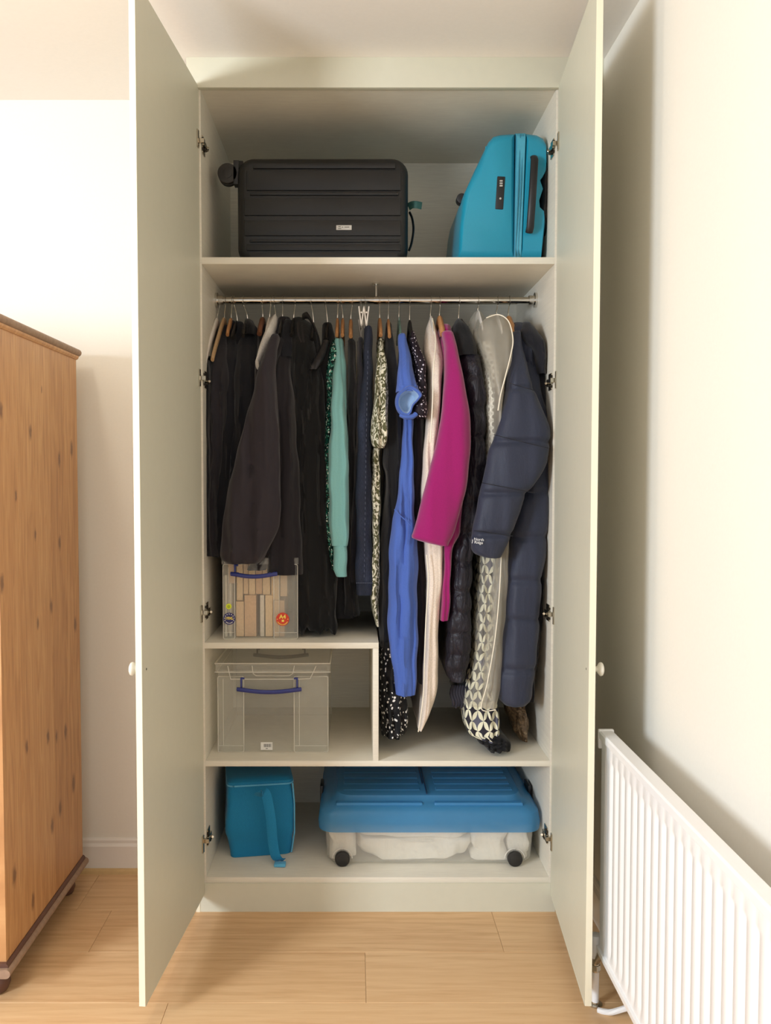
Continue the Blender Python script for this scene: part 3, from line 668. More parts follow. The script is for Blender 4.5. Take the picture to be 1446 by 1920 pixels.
cloth('body', [(637, 707, 721, .2), (700, 706, 724, .12), (800, 703, 722, .09), (860, 697, 713, .07), (1000, 697, 713, .06), (1100, 695, 711, .06), (1150, 698, 711, .06), (1176, 705, 711, .065)], C_olive, g, seed=21, fold=.004)
cloth('sleeve', [(634, 709, 718, .17, .24), (660, 707, 722, .12, .2), (690, 706, 726, .07, .17), (750, 700.5, 728, .03, .13), (795, 696, 729, .02, .13), (815, 695, 727, .02, .12), (832, 699, 724, .03, .11), (840, 704, 720, .04, .10)], C_olive, g, seed=22, fold=.007, lam=.03)
g = garment('dotted_dress', 'long black dress with white-dotted skirt beside the divider', 'dress', 728, 640)
cloth('body', [(606, 724, 734, .24), (640, 721, 740, .17), (700, 722, 748, .09), (800, 722, 755, .07), (870, 719, 754, .06), (888, 724, 748, .06), (1000, 716, 750, .08), (1120, 710, 748, .08), (1215, 712, 748, .07)], C_black, g, seed=23)
cloth('skirt', [(1205, 712, 748, .066), (1260, 711, 752, .055), (1310, 712, 762, .05), (1350, 713, 766, .045), (1372, 714, 764, .045), (1385, 716, 756, .045)], C_dots, g, n=30, seed=24, ragged=.006, fold=.008, lam=.026)
g = garment('blue_dress', 'cornflower blue dress with short gathered sleeve', 'dress', 750, 640)
cloth('body', [(640, 750, 764, .18), (700, 752, 772, .09), (790, 755, 776, .05), (860, 751, 775, .04), (900, 749, 776, .035), (950, 741, 778, .03), (985, 735, 781, .03), (1050, 730, 784, .025), (1120, 728, 784, .02), (1200, 729, 783.5, .02), (1250, 734, 783, .02), (1290, 739, 782, .02), (1306, 742, 780, .02)], C_blue, g, seed=25, fold=.007, lam=.045, drift=2.5, n=90)
def sleeve_open(rows, m, lining, parent):
    """short sleeve: a sleeve cap and a turned opening facing the room"""
    return cloth('sleeve', rows, m, parent, n=40, seed=26, fold=.004, open_=True)
sleeve_open([(628, 748, 761, .15, .2), (660, 748, 768, .10, .16), (690, 746, 775, .05, .13), (715, 744, 782, .02, .11), (733, 742.5, 788, .0, .1)], C_blue, C_lin, g)
b = BM(); c0 = at(766, 755, -.008)   # rolled rim of the sleeve opening
rim = [at(u_, v_, y_) for u_, v_, y_ in ((757, 730, -.002), (768, 724, -.006), (781, 729, -.01), (790, 740, -.012), (784, 750, -.014), (775, 760, -.014), (771, 772, -.012), (764, 780, -.008), (753, 776, -.004), (745, 764, 0), (744, 750, .002), (748, 738, .0))]
sp = spline(rim+[rim[0]], 5); ctr = sum(rim, Vector())/len(rim)
outer = [ctr+(p-ctr)*1.10+Vector((0, .014, 0)) for p in sp]; inner = [ctr+(p-ctr)*.55+Vector((0, .035, 0)) for p in sp]
for R0_, R1_ in ((outer, sp), ):
    va = [b.verts.new(p) for p in R0_]; vb = [b.verts.new(p) for p in R1_]
    vc = [b.verts.new(ctr+(p-ctr)*.82+Vector((0, .004, 0))) for p in sp]
    vd = [b.verts.new(ctr+(p-ctr)*1.04+Vector((0, .09, .01))) for p in sp]
    for k in range(len(sp)-1): 
        b.faces.new((va[k], va[k+1], vb[k+1], vb[k])); b.faces.new((vb[k], vb[k+1], vc[k+1], vc[k])); b.faces.new((vd[k], vd[k+1], va[k+1], va[k]))
obj('sleeve_rim', b, C_blue, g, smooth=True)
b = BM(); va = [b.verts.new(ctr+(p-ctr)*.83+Vector((0, .0045, 0))) for p in sp[:-1]]; vb = [b.verts.new(p) for p in [ctr+(p-ctr)*.6+Vector((0, .05, 0)) for p in sp[:-1]]]
n_ = len(va)
for k in range(n_): b.faces.new((va[k], va[(k+1) % n_], vb[(k+1) % n_], vb[k]))
b.faces.new(vb); tag(obj('sleeve_lining', b, C_lin, g, smooth=True), 'pale blue inside of the sleeve')
b = BM(); tube(b, spline([at(752, 778, .005), at(762, 782, -.004), at(774, 781, -.004), at(780, 776, .0)]), 0, 10, flat=[(.008, .011)]*25, up=Vector((0, 0, 1))); obj('sleeve_hem', b, C_blue, g, smooth=True)
b = BM(); tube(b, spline([at(740, 955, .028), at(752, 968, .018), at(764, 978, .012), at(770, 985, .012)]), .0022, 8); tube(b, spline([at(766, 925, .02), at(767, 950, .014), at(766, 985, .012), at(764, 1020, .014)]), .002, 8); split('waist_seam', b, C_blue, g, smooth=True)
g = garment('studded_top', 'plum-black top with silver studs on shoulder and sleeve, right of blue dress', 'top', 768, 640)
cloth('body', [(640, 768, 786, .2), (700, 770, 794, .12), (800, 772, 796, .09), (960, 768, 796, .09), (1100, 782, 799, .09), (1250, 784, 800, .09), (1284, 784, 796, .09)], C_darkpurple, g, seed=27)
cloth('shoulder', [(622, 768, 778, .16, .3), (650, 770, 790, .12, .25), (680, 776, 799, .08, .2), (720, 783, 799, .06, .15), (745, 786, 798, .05, .12)], C_gems, g, n=24, seed=28, fold=.002)
cloth('sleeve', [(745, 783, 798, .02, .1), (758, 776, 800, .0, .09), (772, 774, 801, -.005, .08), (782, 782, 799, .0, .08)], C_gems, g, n=16, seed=29, fold=.002, open_=True)
g = garment('cream_dress', 'cream satin dress ending in a long curved point', 'dress', 808, 620)
cloth('body', [(596, 806, 812, .26), (615, 799, 819, .23), (640, 795.5, 826, .19), (670, 797, 831, .13), (700, 805, 830, .09), (760, 803, 826, .06), (860, 793, 818, .04), (960, 790, 820, .035), (1020, 795, 831, .03), (1090, 801, 829, .03), (1160, 799, 824, .03), (1230, 796, 822, .03), (1290, 792, 821, .035), (1330, 789, 812, .04), (1372, 784, 790, .045)], C_crm, g, seed=30, fold=.004, lam=.05, n=100, wob=.001)
b = BM(); tube(b, spline([at(811, 597, .22), at(817, 640, .12), at(813, 690, .045), at(811, 760, .02), at(807, 830, .0)]), .0022, 8)
tube(b, spline([at(800, 1040, .015), at(803, 1090, .01), at(799, 1160, .01), at(796, 1240, .01), at(794, 1300, .015), at(788, 1350, .02), at(784.5, 1372, .03)]), .002, 8); split('piping', b, C_piping, g, smooth=True)
g = garment('coat', 'magenta wool coat with straight sleeve', 'coat', 828, 630)
cloth('body', [(612, 824, 846, .24), (640, 826, 852, .18), (700, 833, 862, .10), (860, 836, 872, .06), (1000, 832, 862, .04), (1030, 831, 850, .03), (1165, 825, 841, .035)], C_mag, g, seed=37, fold=.004)
cloth('collar', [(609, 824, 846, .19, .36), (618, 823, 849, .17, .38), (628, 825, 848, .17, .38)], C_mag, g, n=12, seed=38, fold=.002)
cloth('sleeve', [(622, 829, 850, .12, .22), (650, 834, 858, .08, .18), (690, 834, 867, .04, .15), (740, 832, 876, .01, .12), (790, 826, 883, -.01, .11), (830, 818, 884, -.02, .1), (870, 809, 881, -.03, .1), (920, 796, 874, -.035, .09), (970, 783, 861, -.035, .08), (1000, 775, 853, -.035, .07), (1010, 773, 849, -.035, .07), (1018, 795, 844, -.03, .06), (1024, 822, 841, -.025, .055)], C_mag, g, seed=39, fold=.003, lam=.12, open_=True, wob=.0008, n=90, nose=.05)
pz = [at(600, v_, .05).z for v_ in (650, 700, 760, 820, 880, 940, 1000, 1056, 1110, 1150, 1190, 1230, 1262)]
g = garment('puffer_coat', 'black quilted puffer coat between magenta coat and clear covers', 'coat', 862, 620)
cloth('body', [(600, 856, 868, .24), (612, 848, 878, .2), (640, 852, 892, .15), (690, 868, 906, .08), (760, 878, 911, .06), (860, 876, 912, .06), (960, 860, 906, .05), (1050, 850, 886, .045), (1150, 842, 885, .04), (1220, 836, 883, .04), (1260, 834, 879, .04), (1280, 842, 870, .045)], C_puffb, g, n=130, seed=40, puff=pz, fold=.006, crumple=.003)
cloth('hood', [(600, 854, 868, .2, .34), (608, 849, 879, .175, .34), (625, 848, 888, .15, .32), (645, 852, 894, .12, .3), (664, 860, 896, .10, .28)], C_black, g, n=22, seed=41, fold=.003)
# printed dress under clear cover, and its skirt
g = garment('leaf_print_dress', 'black and cream leaf print dress hanging below the clear covers', 'dress', 920, 640)
cloth('body', [(850, 912, 934, .09), (1000, 902, 940, .085), (1100, 896, 936, .08), (1200, 892, 928, .075), (1280, 878, 924, .07), (1325, 872, 932, .065), (1362, 873, 938, .05), (1384, 880, 938, .045), (1393, 900, 936, .045)], C_leaf, g, seed=42, fold=.007, lam=.03, n=90)
cloth('bodice', [(640, 896, 924, .165), (700, 908, 937, .10), (780, 912, 935, .075), (860, 912, 933, .075)], C_ring, g, n=30, seed=61)
cloth('frill', [(1382, 893, 938, .05, .3), (1396, 895, 955, .04, .3), (1404, 906, 958, .036, .3), (1411, 914, 957, .036, .28)], C_black, g, n=16, seed=43, ragged=.003, fold=.008, lam=.02)
g2 = garment('fringed_scarf', 'dark scarf with twisted leaf print fringe left of skirt', 'scarf', 862, 1280)
cloth('body', [(1215, 850, 880, .14, .3), (1275, 848, 878, .14, .3), (1300, 848, 872, .13, .3)], C_black, g2, n=14, seed=44)
b = BM()
for k in range(6):
    x = 849+k*5; 
    tube(b, spline([at(x, 1285, .13), at(x-2, 1300, .125), at(x+2+k % 2, 1315, .12), at(x+1, 1324+3*(k % 2), .125)]), [.007*math.sin(.5+2.2*i/24)+.001 for i in range(25)], 8)
split('fringe', b, C_leaf, g2, smooth=True)
g = garment('garment_cover', 'left clear garment cover with rounded top over pale dress', 'garment cover', 896, 590)
cloth('body', [(585, 890, 903, .24), (592, 884, 910, .22), (606, 881, 914, .2), (630, 885, 920, .16), (655, 896, 930, .12), (690, 906, 938, .09), (760, 911, 937, .07), (850, 911, 934, .06), (950, 908, 940, .055), (1050, 902, 942, .05), (1150, 893, 938, .045), (1230, 890, 932, .045), (1290, 880, 928, .045), (1326, 872, 924, .045)], C_film2, g, seed=45, fold=.006, lam=.03, n=90, crumple=.002)
g = garment('garment_cover', 'right clear garment cover bulging beside navy coat', 'garment cover', 931, 594)
cloth('body', [(590, 914, 940, .14), (596, 905, 953, .10), (612, 903, 961, .05), (638, 908, 963, .025), (670, 916, 959, .01), (710, 924, 949, .0), (760, 929, 942, .0), (800, 930, 940, .0), (900, 925, 945, .03), (1040, 926, 955, .025), (1120, 922, 950, .025), (1200, 914, 945, .025), (1270, 908, 940, .025), (1330, 902, 932, .025)], C_film, g, seed=46, fold=.004, lam=.05, n=90)
b = BM(); tube(b, spline([at(912, 596, .09), at(935, 590, .09), at(954, 603, .06), at(962, 636, .02), at(958, 665, .005), at(948, 705, -.005), at(939, 740, -.005), at(934, 770, -.005)]), .002, 8)
tube(b, spline([at(940, 1045, .01), at(936, 1120, .005), at(928, 1200, .005), at(914, 1280, .005), at(903, 1329, .01), at(930, 1331, .01)]), .0018, 8); split('piping', b, C_piping, g, smooth=True)
# rightmost coats
g = garment('coat', 'rightmost dark hooded coat behind navy puffer', 'coat', 985, 630)
cloth('body', [(618, 980, 1006, .25), (640, 984, 1024, .2), (680, 994, 1026, .14), (760, 1010, 1030, .10), (900, 1000, 1030, .10), (1100, 985, 1022, .10), (1250, 975, 1008, .1), (1318, 970, 1000, .1)], C_navyblk, g, seed=47)
cloth('hood', [(605, 978, 995, .14, .3), (620, 975, 1010, .1, .28), (640, 985, 1024, .08, .25), (660, 1000, 1025, .08, .22), (700, 1006, 1024, .09, .2)], C_navyblk, g, n=30, seed=48, fold=.004)
g = garment('puffer_coat', 'navy puffer coat with big quilted sleeve, white words on cuff', 'coat', 965, 630)
pz = [at(600, v_, .02).z for v_ in (850, 925, 1008, 1090, 1165, 1258)]
cloth('body', [(606, 958, 985, .22), (640, 960, 1000, .16), (720, 975, 1015, .09), (800, 990, 1030, .06), (900, 982, 1032, .04), (960, 968, 1031, .03), (1008, 958, 1028, .03), (1050, 955, 1025, .025), (1090, 952, 1017, .02), (1150, 949, 1013, .02), (1200, 944, 1012, .02), (1245, 938, 1006, .02), (1290, 936, 1000, .02), (1318, 936, 996, .02), (1326, 944, 988, .025)], C_navy, g, n=130, seed=49, puff=pz, fold=.004, lam=.08)
cloth('hood', [(606, 964, 985, .17, .36), (614, 961, 996, .14, .36), (632, 962, 1004, .125, .34), (660, 968, 1006, .115, .3), (690, 976, 1006, .12, .28)], C_navy, g, n=24, seed=50, fold=.004)
ps = [at(600, v_, -.03).z for v_ in (725, 828, 925, 1002)]
cloth('sleeve', [(622, 962, 976, .10, .2), (650, 959, 980, .07, .18), (690, 956, 990, .03, .16), (740, 949, 1008, -.01, .14), (780, 941, 1026, -.03, .13), (800, 936, 1032, -.035, .13), (840, 920, 1031, -.045, .12), (870, 912, 1026, -.05, .11), (910, 904, 1004, -.055, .1), (930, 900, 988, -.055, .09), (970, 893, 972, -.055, .08), (1000, 887, 962, -.055, .07), (1015, 884, 955, -.055, .065), (1030, 884.5, 948, -.05, .06), (1042, 893, 943, -.045, .055), (1047, 910, 940, -.04, .05)], C_navy, g, n=150, seed=51, puff=ps, fold=.005, lam=.1, open_=True, nose=.05)
for v_, xa, xb, tilt in ((725, 954, 1002, 14), (828, 926, 1030, 26), (915, 903, 1005, 20), (1000, 889, 962, 10)):   # quilting seams
    b = BM(); tube(b, spline([at(xa+(xb-xa)*q/4, v_-tilt/2+tilt*q/4, -.05-(.012 if v_ > 800 else -.02)-.006*math.sin(PI*q/4)) for q in range(5)], 4), .0012, 6); obj('quilt_seam', b, C_navyblk, g)
lw = at(898, 1014.5, -.0615)
lettering('cuff_lettering', 'North\nRidge', lw, .0128, plain('logo white', (225, 225, 225), .6), g, rot=(PI/2, .09, 0), bold=0, ext=.0004)
b = BM(); q = at(886, 1015, -.058); tube(b, [q+Vector((0, 0, .006)), q+Vector((.0005, -.001, .001)), q+Vector((-.001, 0, -.006))], .001, 6); obj('cuff_emblem', b, bpy.data.materials['logo white'], g)
g = garment('bronze_dress', 'bronze crinkled garment hem below rightmost coats', 'dress', 972, 1300)
cloth('body', [(1290, 946, 980, .2, .42), (1325, 948, 984, .19, .42), (1352, 958, 990, .18, .40), (1372, 962, 991, .17, .38), (1390, 974, 988, .17, .34)], C_bronze, g, n=40, seed=52, fold=.008, lam=.02, crumple=.005, ragged=.004)

# ------------------------------------------------------------------ suitcases on the top shelf
M_case = plain('black suitcase shell', (13, 13, 15), .42, nscale=900, amt=.1, bump=.25); M_turq = plain('turquoise shell', (30, 140, 168), .3, nscale=300, amt=.03, bump=.05)
M_turqd = plain('turquoise zip tape', (74, 160, 184), .55); M_silver = plain('silver', (200, 200, 200), .3, .8)
sc = thing('suitcase', 'black ribbed hard-shell suitcase lying on its side on top shelf', 'suitcase', (-.18, .25, Z1))
p0 = at(443, 292, .1); p1 = at(767, 292, .1)
x0, x1, zt_ = p0.x, p1.x, p0.z
b = BM(); nx_ = 26
def caseface(y, inset): return rrect(x0+inset, x1-inset, Z1+.004+inset, zt_-inset, .055-inset*.5, 8)
prof = [(.100, .028), (.104, .016), (.114, .006), (.130, .001), (.195, 0), (.197, .003), (.203, .003), (.205, 0), (.29, 0), (.306, .006), (.314, .02)]
ringsv = [[b.verts.new((x, y, z)) for x, z in caseface(y, ins)] for y, ins in prof]
for A_, B_ in zip(ringsv, ringsv[1:]):
    for k in range(len(A_)): b.faces.new((A_[k], A_[(k+1) % len(A_)], B_[(k+1) % len(A_)], B_[k]))
b.faces.new(ringsv[0]); b.faces.new(ringsv[-1]); obj('shell', b, M_case, sc, smooth=35)
def ridge(py0, py1, xa, xb, name='rib'):
    a = at(xa, py0, .096); c = at(xb, py1, .096); b = BM(); box(b, a.x, c.x, .0945, .104, c.z, a.z); obj(name, b, M_case, sc, bevel=.003, smooth=True)
for py0, py1, xa, xb in ((306, 316, 474, 742), (319, 357, 462, 752), (360, 366, 468, 748), (371, 404, 458, 752), (413, 442, 458, 752), (449, 454, 468, 750), (458, 470, 462, 752), (473, 485, 468, 746)): ridge(py0, py1, xa, xb)
c = at(645, 426, .09); lb = bx('label_plate', c.x-.026, c.x+.026, .0935, .0955, c.z-.008, c.z+.008, plain('label white', (205, 203, 200), .4), sc, .001)
gp = plain('grey print', (128, 128, 122), .5)
for a_, w_, z_ in ((-.020, .011, -.0035), (-.007, .004, .001), (.002, .016, .0012), (-.019, .008, .003)): bx('label_print', c.x+a_, c.x+a_+w_, .0930, .0935, c.z+z_-.0015, c.z+z_+.0015, gp, sc)
def caster(cpx, cpy, y, r, par, arm):
    c = at(cpx, cpy, y)
    for dy in (-.012, .012):
        b = BM(); cyl(b, (c.x, c.y+dy-.008, c.z), (c.x, c.y+dy+.008, c.z), r, n=28); cyl(b, (c.x, c.y+dy-.0095, c.z), (c.x, c.y+dy+.0095, c.z), r*.5, n=20); w_ = obj('wheel', b, M_wheel, par, bevel=.002, smooth=True)
    b = BM(); tube(b, spline([c, c+Vector((.02, 0, -.008)), Vector(arm)]), .008, 10); box(b, arm[0]-.006, arm[0]+.012, c.y-.02, c.y+.02, arm[2]-.035, arm[2]+.045); obj('wheel_fork', b, M_blackpl, par, bevel=.003, smooth=True)
w0 = at(428, 328, .15); caster(428, 328, .15, .034, sc, (x0-.008, .15, w0.z-.002))
w0 = at(428, 328, .27); caster(428, 330, .27, .033, sc, (x0-.008, .27, w0.z-.002))
b = BM(); tube(b, spline([at(768, 398, .2), at(773, 410, .2), at(775.5, 430, .2), at(772, 455, .2), at(767, 470, .2)]), 0, 8, flat=[(.004, .010)]*33, up=Vector((1, 0, 0))); obj('carry_handle', b, M_blackpl, sc, smooth=True)
b = BM(); tube(b, spline([at(766, 388, .16), at(773, 384, .15), at(782, 384, .145), at(791, 386, .15)]), 0, 8, flat=[(.0012, .0125)]*25, up=Vector((0, 1, 0)))
tag(obj('luggage_tag', b, plain('dark green webbing', (26, 72, 68), .7), sc, smooth=True), 'green fabric tag')

sc = thing('suitcase', 'turquoise hard-shell suitcase standing on end at right of top shelf', 'suitcase', (.5, .3, Z1))
def P2(u, v, y=.12): p = at(u, v, y); return (p.x, p.z)
left = [(859, 488), (861, 440), (866, 388), (871, 362), (890, 320), (908, 283), (916, 266), (926, 255), (940, 251.5), (966, 250)]
mid_t, mid_b = (966, 250), (962, 488)
right = [(986, 249.5), (1006, 252), (1018, 258), (1025, 268), (1028, 290), (1027.5, 312), (1024, 320), (1012, 323), (1009, 340), (1008, 398), (1010, 411), (1020, 418), (1021, 430), (1014, 488)]
def shell(poly, y0, y1, name, m, r=.02):
    b = BM(); steps = [(0, .034), (.004, .02), (.013, .007), (.028, 0), (y1-y0-.02, 0), (y1-y0, .02)]
    pts = [Vector((x, 0, z)) for x, z in poly]; c = sum(pts, Vector())/len(pts); rr = []
    for dy, ins in steps:
        ring = []
        for p in pts:
            d = p-c; L = d.length; q = c+d*(1-ins/L); ring.append(b.verts.new((min(q.x, .5705), y0+dy, max(q.z, Z1+.001))))
        rr.append(ring)
    n = len(pts)
    for A_, B_ in zip(rr, rr[1:]):
        for k in range(n): b.faces.new((A_[k], A_[(k+1) % n], B_[(k+1) % n], B_[k]))
    b.faces.new(rr[0]); b.faces.new(rr[-1][::-1]); return obj(name, b, m, sc, smooth=32)
shell([P2(*p) for p in left]+[P2(964, 488)], .10, .58, 'front_shell', M_turq)
shell([P2(974, 488), P2(984, 250)]+[P2(*p) for p in right], .10, .58, 'back_shell', M_turq)
shell([P2(962, 488), P2(967, 249), P2(985, 248.5), P2(976, 488)], .098, .583, 'zip_band', M_turqd)
b = BM(); tube(b, spline([at(976, 252, .103), at(973, 330, .096), at(970, 400, .096), at(966, 486, .1)]), .0022, 8); tube(b, spline([at(981, 252, .104), at(978, 330, .097), at(975, 400, .097), at(971, 486, .1)]), .0018, 8); obj('zip', b, plain('zip teal', (40, 120, 145), .4), sc, smooth=True)
for u_ in ((940, 932, 925), (912, 905, 897)):
    b = BM(); tube(b, spline([at(u_[0], 275, .118), at(u_[1], 360, .108), at(u_[2], 470, .118)]), .003, 8); obj('shell_rib', b, M_turq, sc, smooth=True)
b = BM(); vs = []
c = at(939, 360, .09)
vv = box(b, -.0135, .0135, -.004, .006, -.055, .055); bmesh.ops.rotate(b, verts=vv, cent=(0, 0, 0), matrix=Matrix.Rotation(.06, 3, 'Y')); bmesh.ops.translate(b, verts=vv, vec=(c.x, .101, c.z)); lk = obj('lock', b, M_blackpl, sc, bevel=.003, smooth=True)
b = BM()
for py in (339, 343.5, 348): p = at(940, py, .095); box(b, p.x-.005, p.x+.005, .0955, .098, p.z-.0025, p.z+.0025)
p = at(938.5, 372, .095); cyl(b, (p.x, .0955, p.z), (p.x, .1, p.z), .0035, n=14); split('lock_dial', b, M_silver, lk)
b = BM(); ha = at(1003, 292, .07); hb = at(994, 433, .07)
tube(b, [Vector((ha.x, .085, ha.z)), Vector((ha.x*.95+hb.x*.05, .07, ha.z*.95+hb.z*.05)), Vector(((ha.x+hb.x)/2, .066, (ha.z+hb.z)/2)), Vector((ha.x*.05+hb.x*.95, .07, ha.z*.05+hb.z*.95)), Vector((hb.x, .085, hb.z))], 0, 12, flat=[(.013, .008)]*5); obj('carry_handle', b, M_blackpl, sc, smooth=50)
b = BM(); tube(b, spline([at(1027, 318, .16), at(1020, 330, .14), at(1019, 380, .14), at(1017, 405, .14), at(1026, 440, .16)]), 0, 12, flat=[(.012, .03)]*33); box(b, at(1012, 400, .2).x, .570, .15, .5, Z1, 2.50); obj('back_rail_housing', b, M_blackpl, sc, smooth=50)
b = BM(); c = at(866, 375, .22); cyl(b, (c.x-.002, .2, c.z), (c.x-.002, .235, c.z), .018, n=20); obj('side_foot', b, M_blackpl, sc, bevel=.002, smooth=True)

# ------------------------------------------------------------------ clear boxes
M_clear = plastic('clear polypropylene', (246, 243, 234), .13, .22); M_rib = plastic('frosted ribs', (248, 244, 236), .6, .35); M_blueh = plain('blue handle plastic', (38, 48, 120), .35, bump=0); M_greyh = plain('grey-tinted handle', (96, 90, 92), .5, bump=0)
def clear_box(t, x0, x1, y0, y1, z0, z1, bc, rim=True):
    th = .0022; ins = .012
    b = BM()
    for (a0, a1, c0, c1, d0, d1) in ((x0, x1, y0, y0+th, z0, z1), (x0, x1, y1-th, y1, z0, z1), (x0, x0+th, y0+th, y1-th, z0, z1), (x1-th, x1, y0+th, y1-th, z0, z1), (x0, x1, y0, y1, z0, z0+th)):
        box(b, a0, a1, c0, c1, d0, d1)
    obj('box_shell', b, M_clear, t)
    b = BM(); ca, cb_ = bc
    for a, c in ((x0-.001, ca), (cb_, x1+.001)):      # proud corner columns drawn as raised rims
        tube(b, [Vector((x, y0-.006, z)) for x, z in rrect(a, c, z0+.0005, z1-.02, .006, 3)]+[Vector((c, y0-.006, z1-.026))], .0014, 6)
        tube(b, [(a+.003, y0-.005, z0+.022), (c-.003, y0-.005, z0+.022)], .001, 6)
        tube(b, [(a+.018, y0-.003, z0+.022), (a+.018, y0-.003, z1-.03)], .001, 6)
    for a, c in ((x0, ca), (cb_, x1)): bx('corner_column', a+.001, c-.001, y0-.005, y0-.0008, z0+.001, z1-.022, M_clear, t, .001)
    for x in (x0, x1): tube(b, [(x, y1, z0), (x, y1, z1)], .0015, 6); tube(b, [(x, y0+.02, z0+.001), (x, y1-.01, z0+.001)], .0015, 6)
    split('corner_rib', b, M_rib, t)
    return
def clasp(t, xa, xb, ya, zt2, zb, m, name='handle'):
    b = BM(); w = xb-xa
    for x in (xa+.014, xb-.014): box(b, x-.003, x+.003, ya-.006, ya, zb, zt2)
    for s, x in ((1, xa+.014), (-1, xb-.014)): cyl(b, (x-.002*s, ya-.003, zt2-.003), (x+.011*s, ya-.003, zt2-.003), .0035, n=10)
    pts = [(xa, ya-.006, zb+.001), (xa+.012, ya-.009, zb), (xa+w*.3, ya-.010, zb-.006), (xa+w*.5, ya-.010, zb-.008), (xa+w*.7, ya-.010, zb-.006), (xb-.012, ya-.009, zb), (xb, ya-.006, zb+.001)]
    tube(b, spline(pts, 4), 0, 10, flat=[(.005, .0075)]*25, up=Vector((0, 1, 0)))
    for x in (xa+.006, xb-.028): box(b, x, x+.022, ya-.011, ya-.004, zb-.004, zb+.006)
    obj(name, b, m, t, bevel=.0008, smooth=True)
t = thing('storage_box', 'large empty clear storage box with blue handle in lower cubby', 'storage box', (-.36, .3, Z3))
x0, x1, y0, y1 = -.548, -.170, .095, .55; z0, z1 = Z3+.001, .800
clear_box(t, x0, x1, y0, y1, z0, z1, (at(458, 1400, y0).x, at(552, 1400, y0).x))
b = BM(); lz = .822
box(b, x0-.006, x1+.006, y0-.010, y1+.008, lz-.003, lz); 
for a in ((x0-.008, x1+.008, y0-.012, y0-.0095), (x0-.008, x1+.008, y1+.008, y1+.0105)): box(b, *a, lz-.026, lz+.003)
for a in ((x0-.008, x0-.0055), (x1+.0055, x1+.008)): box(b, *a, y0-.0095, y1+.008, lz-.026, lz+.003)
lid = obj('lid', b, M_clear, t)
b = BM()
for z in (lz+.004, lz-.026): tube(b, [(x0-.01, y0-.013, z), (x1+.01, y0-.013, z)], .0018, 6)
for x in (x0-.009, x1+.009): tube(b, [(x, y0-.012, lz+.004), (x, y1+.01, lz+.004)], .0016, 6)
tube(b, [Vector((x, y0-.014, z)) for x, z in ((x0+.035, lz-.005), (x0+.045, lz-.05), (x0+.10, lz-.05), (x1-.10, lz-.05), (x1-.06, lz-.048), (x1-.04, lz-.005))], .0016, 6)
tube(b, [Vector((x, y0-.015, z)) for x, z in ((x0+.118, lz-.003), (x0+.122, lz-.030), (x0+.132, lz-.038), (x1-.132, lz-.038), (x1-.120, lz-.03), (x1-.114, lz-.003))], .0014, 6)
split('lid_rim', b, M_rib, lid)
h0, h1 = at(445, 1270, y0-.012), at(565, 1296, y0-.012); clasp(t, h0.x, h1.x, y0-.012, h0.z, at(500, 1292, y0-.012).z, M_blueh)
h0, h1 = at(475, 1217, y1), at(578, 1233, y1); clasp(t, h0.x, h1.x, y1+.018, h0.z, h1.z+.008, M_greyh)
c = at(500, 1399, y0-.003); bx('barcode_label', c.x-.0205, c.x+.0205, y0-.003, y0-.002, c.z-.0135, c.z+.0135, plain('label paper', (232, 228, 220), .6), t)
b = BM(); 
for k in range(11): box(b, c.x-.010+k*.0024, c.x-.010+k*.0024+(.0014 if k % 3 else .0008), y0-.0036, y0-.003, c.z-.003, c.z+.008)
box(b, c.x-.003, c.x+.004, y0-.0036, y0-.003, c.z-.009, c.z-.007); obj('barcode', b, plain('print grey', (90, 88, 88), .6), t)

t = thing('storage_box', 'clear storage box full of wooden blocks on mid shelf', 'storage box', (-.39, .25, ZM))
x0, x1, y0, y1 = -.523, -.272, .065, .43; z0, z1 = ZM+.001, 1.19
clear_box(t, x0, x1, y0, y1, z0, z1, (at(441, 1190, y0).x, at(514, 1190, y0).x))
b = BM(); box(b, x0-.005, x1+.005, y0-.008, y1+.008, z1, z1+.003); box(b, x0-.005, x1+.005, y0-.008, y0-.006, z1-.02, z1); obj('lid', b, M_clear, t)
h0 = at(433, 1056, y0-.01); clasp(t, h0.x, at(520, 1075, y0-.01).x, y0-.01, at(440, 1058, y0-.01).z, at(440, 1076, y0-.01).z, M_blueh)
def sticker(px, py, r, col, name, lab):
    c = at(px, py, y0-.009); b = BM(); cyl(b, (c.x, y0-.0095, c.z), (c.x, y0-.0088, c.z), r, n=32); o = obj(name, b, plain(lab, col, .5, bump=0), t); o['label'] = lab; return c
M_y = plain('sticker yellow', (238, 216, 96), .5, bump=0); M_w = plain('sticker cream', (225, 222, 210), .5, bump=0)
c = sticker(429, 1137, .0095, (214, 222, 40), 'sticker', 'small yellow-green round sticker'); b = BM(); cyl(b, (c.x, y0-.0100, c.z), (c.x, y0-.0094, c.z), .0055, n=24); obj('sticker_dot', b, plain('sticker green', (168, 184, 24), .5, bump=0), t)
c = sticker(430, 1160, .0205, (44, 42, 98), 'sticker', 'navy round sticker with ring of stars'); lettering('sticker_lettering', '19XL', (c.x, y0-.0097, c.z+.001), .0125, M_y, t, bold=.0004)
b = BM()
for k in range(9):
    a = PI*(-.12+1.24*k/8); q = (c.x+.0158*math.cos(a), c.z+.0158*math.sin(a)); cyl(b, (q[0], y0-.0097, q[1]), (q[0], y0-.0094, q[1]), .0018, n=5)
tube(b, [Vector((c.x+.0155*math.cos(a), y0-.0096, c.z+.0155*math.sin(a))) for a in [PI*(1.25+.5*k/10) for k in range(11)]], .0012, 5); split('sticker_stars', b, M_w, t)
c = sticker(530, 1161, .0225, (204, 58, 30), 'sticker', 'red round sticker marked A4'); lettering('sticker_lettering', 'A4', (c.x, y0-.0097, c.z+.008), .019, M_y, t, bold=.0006)
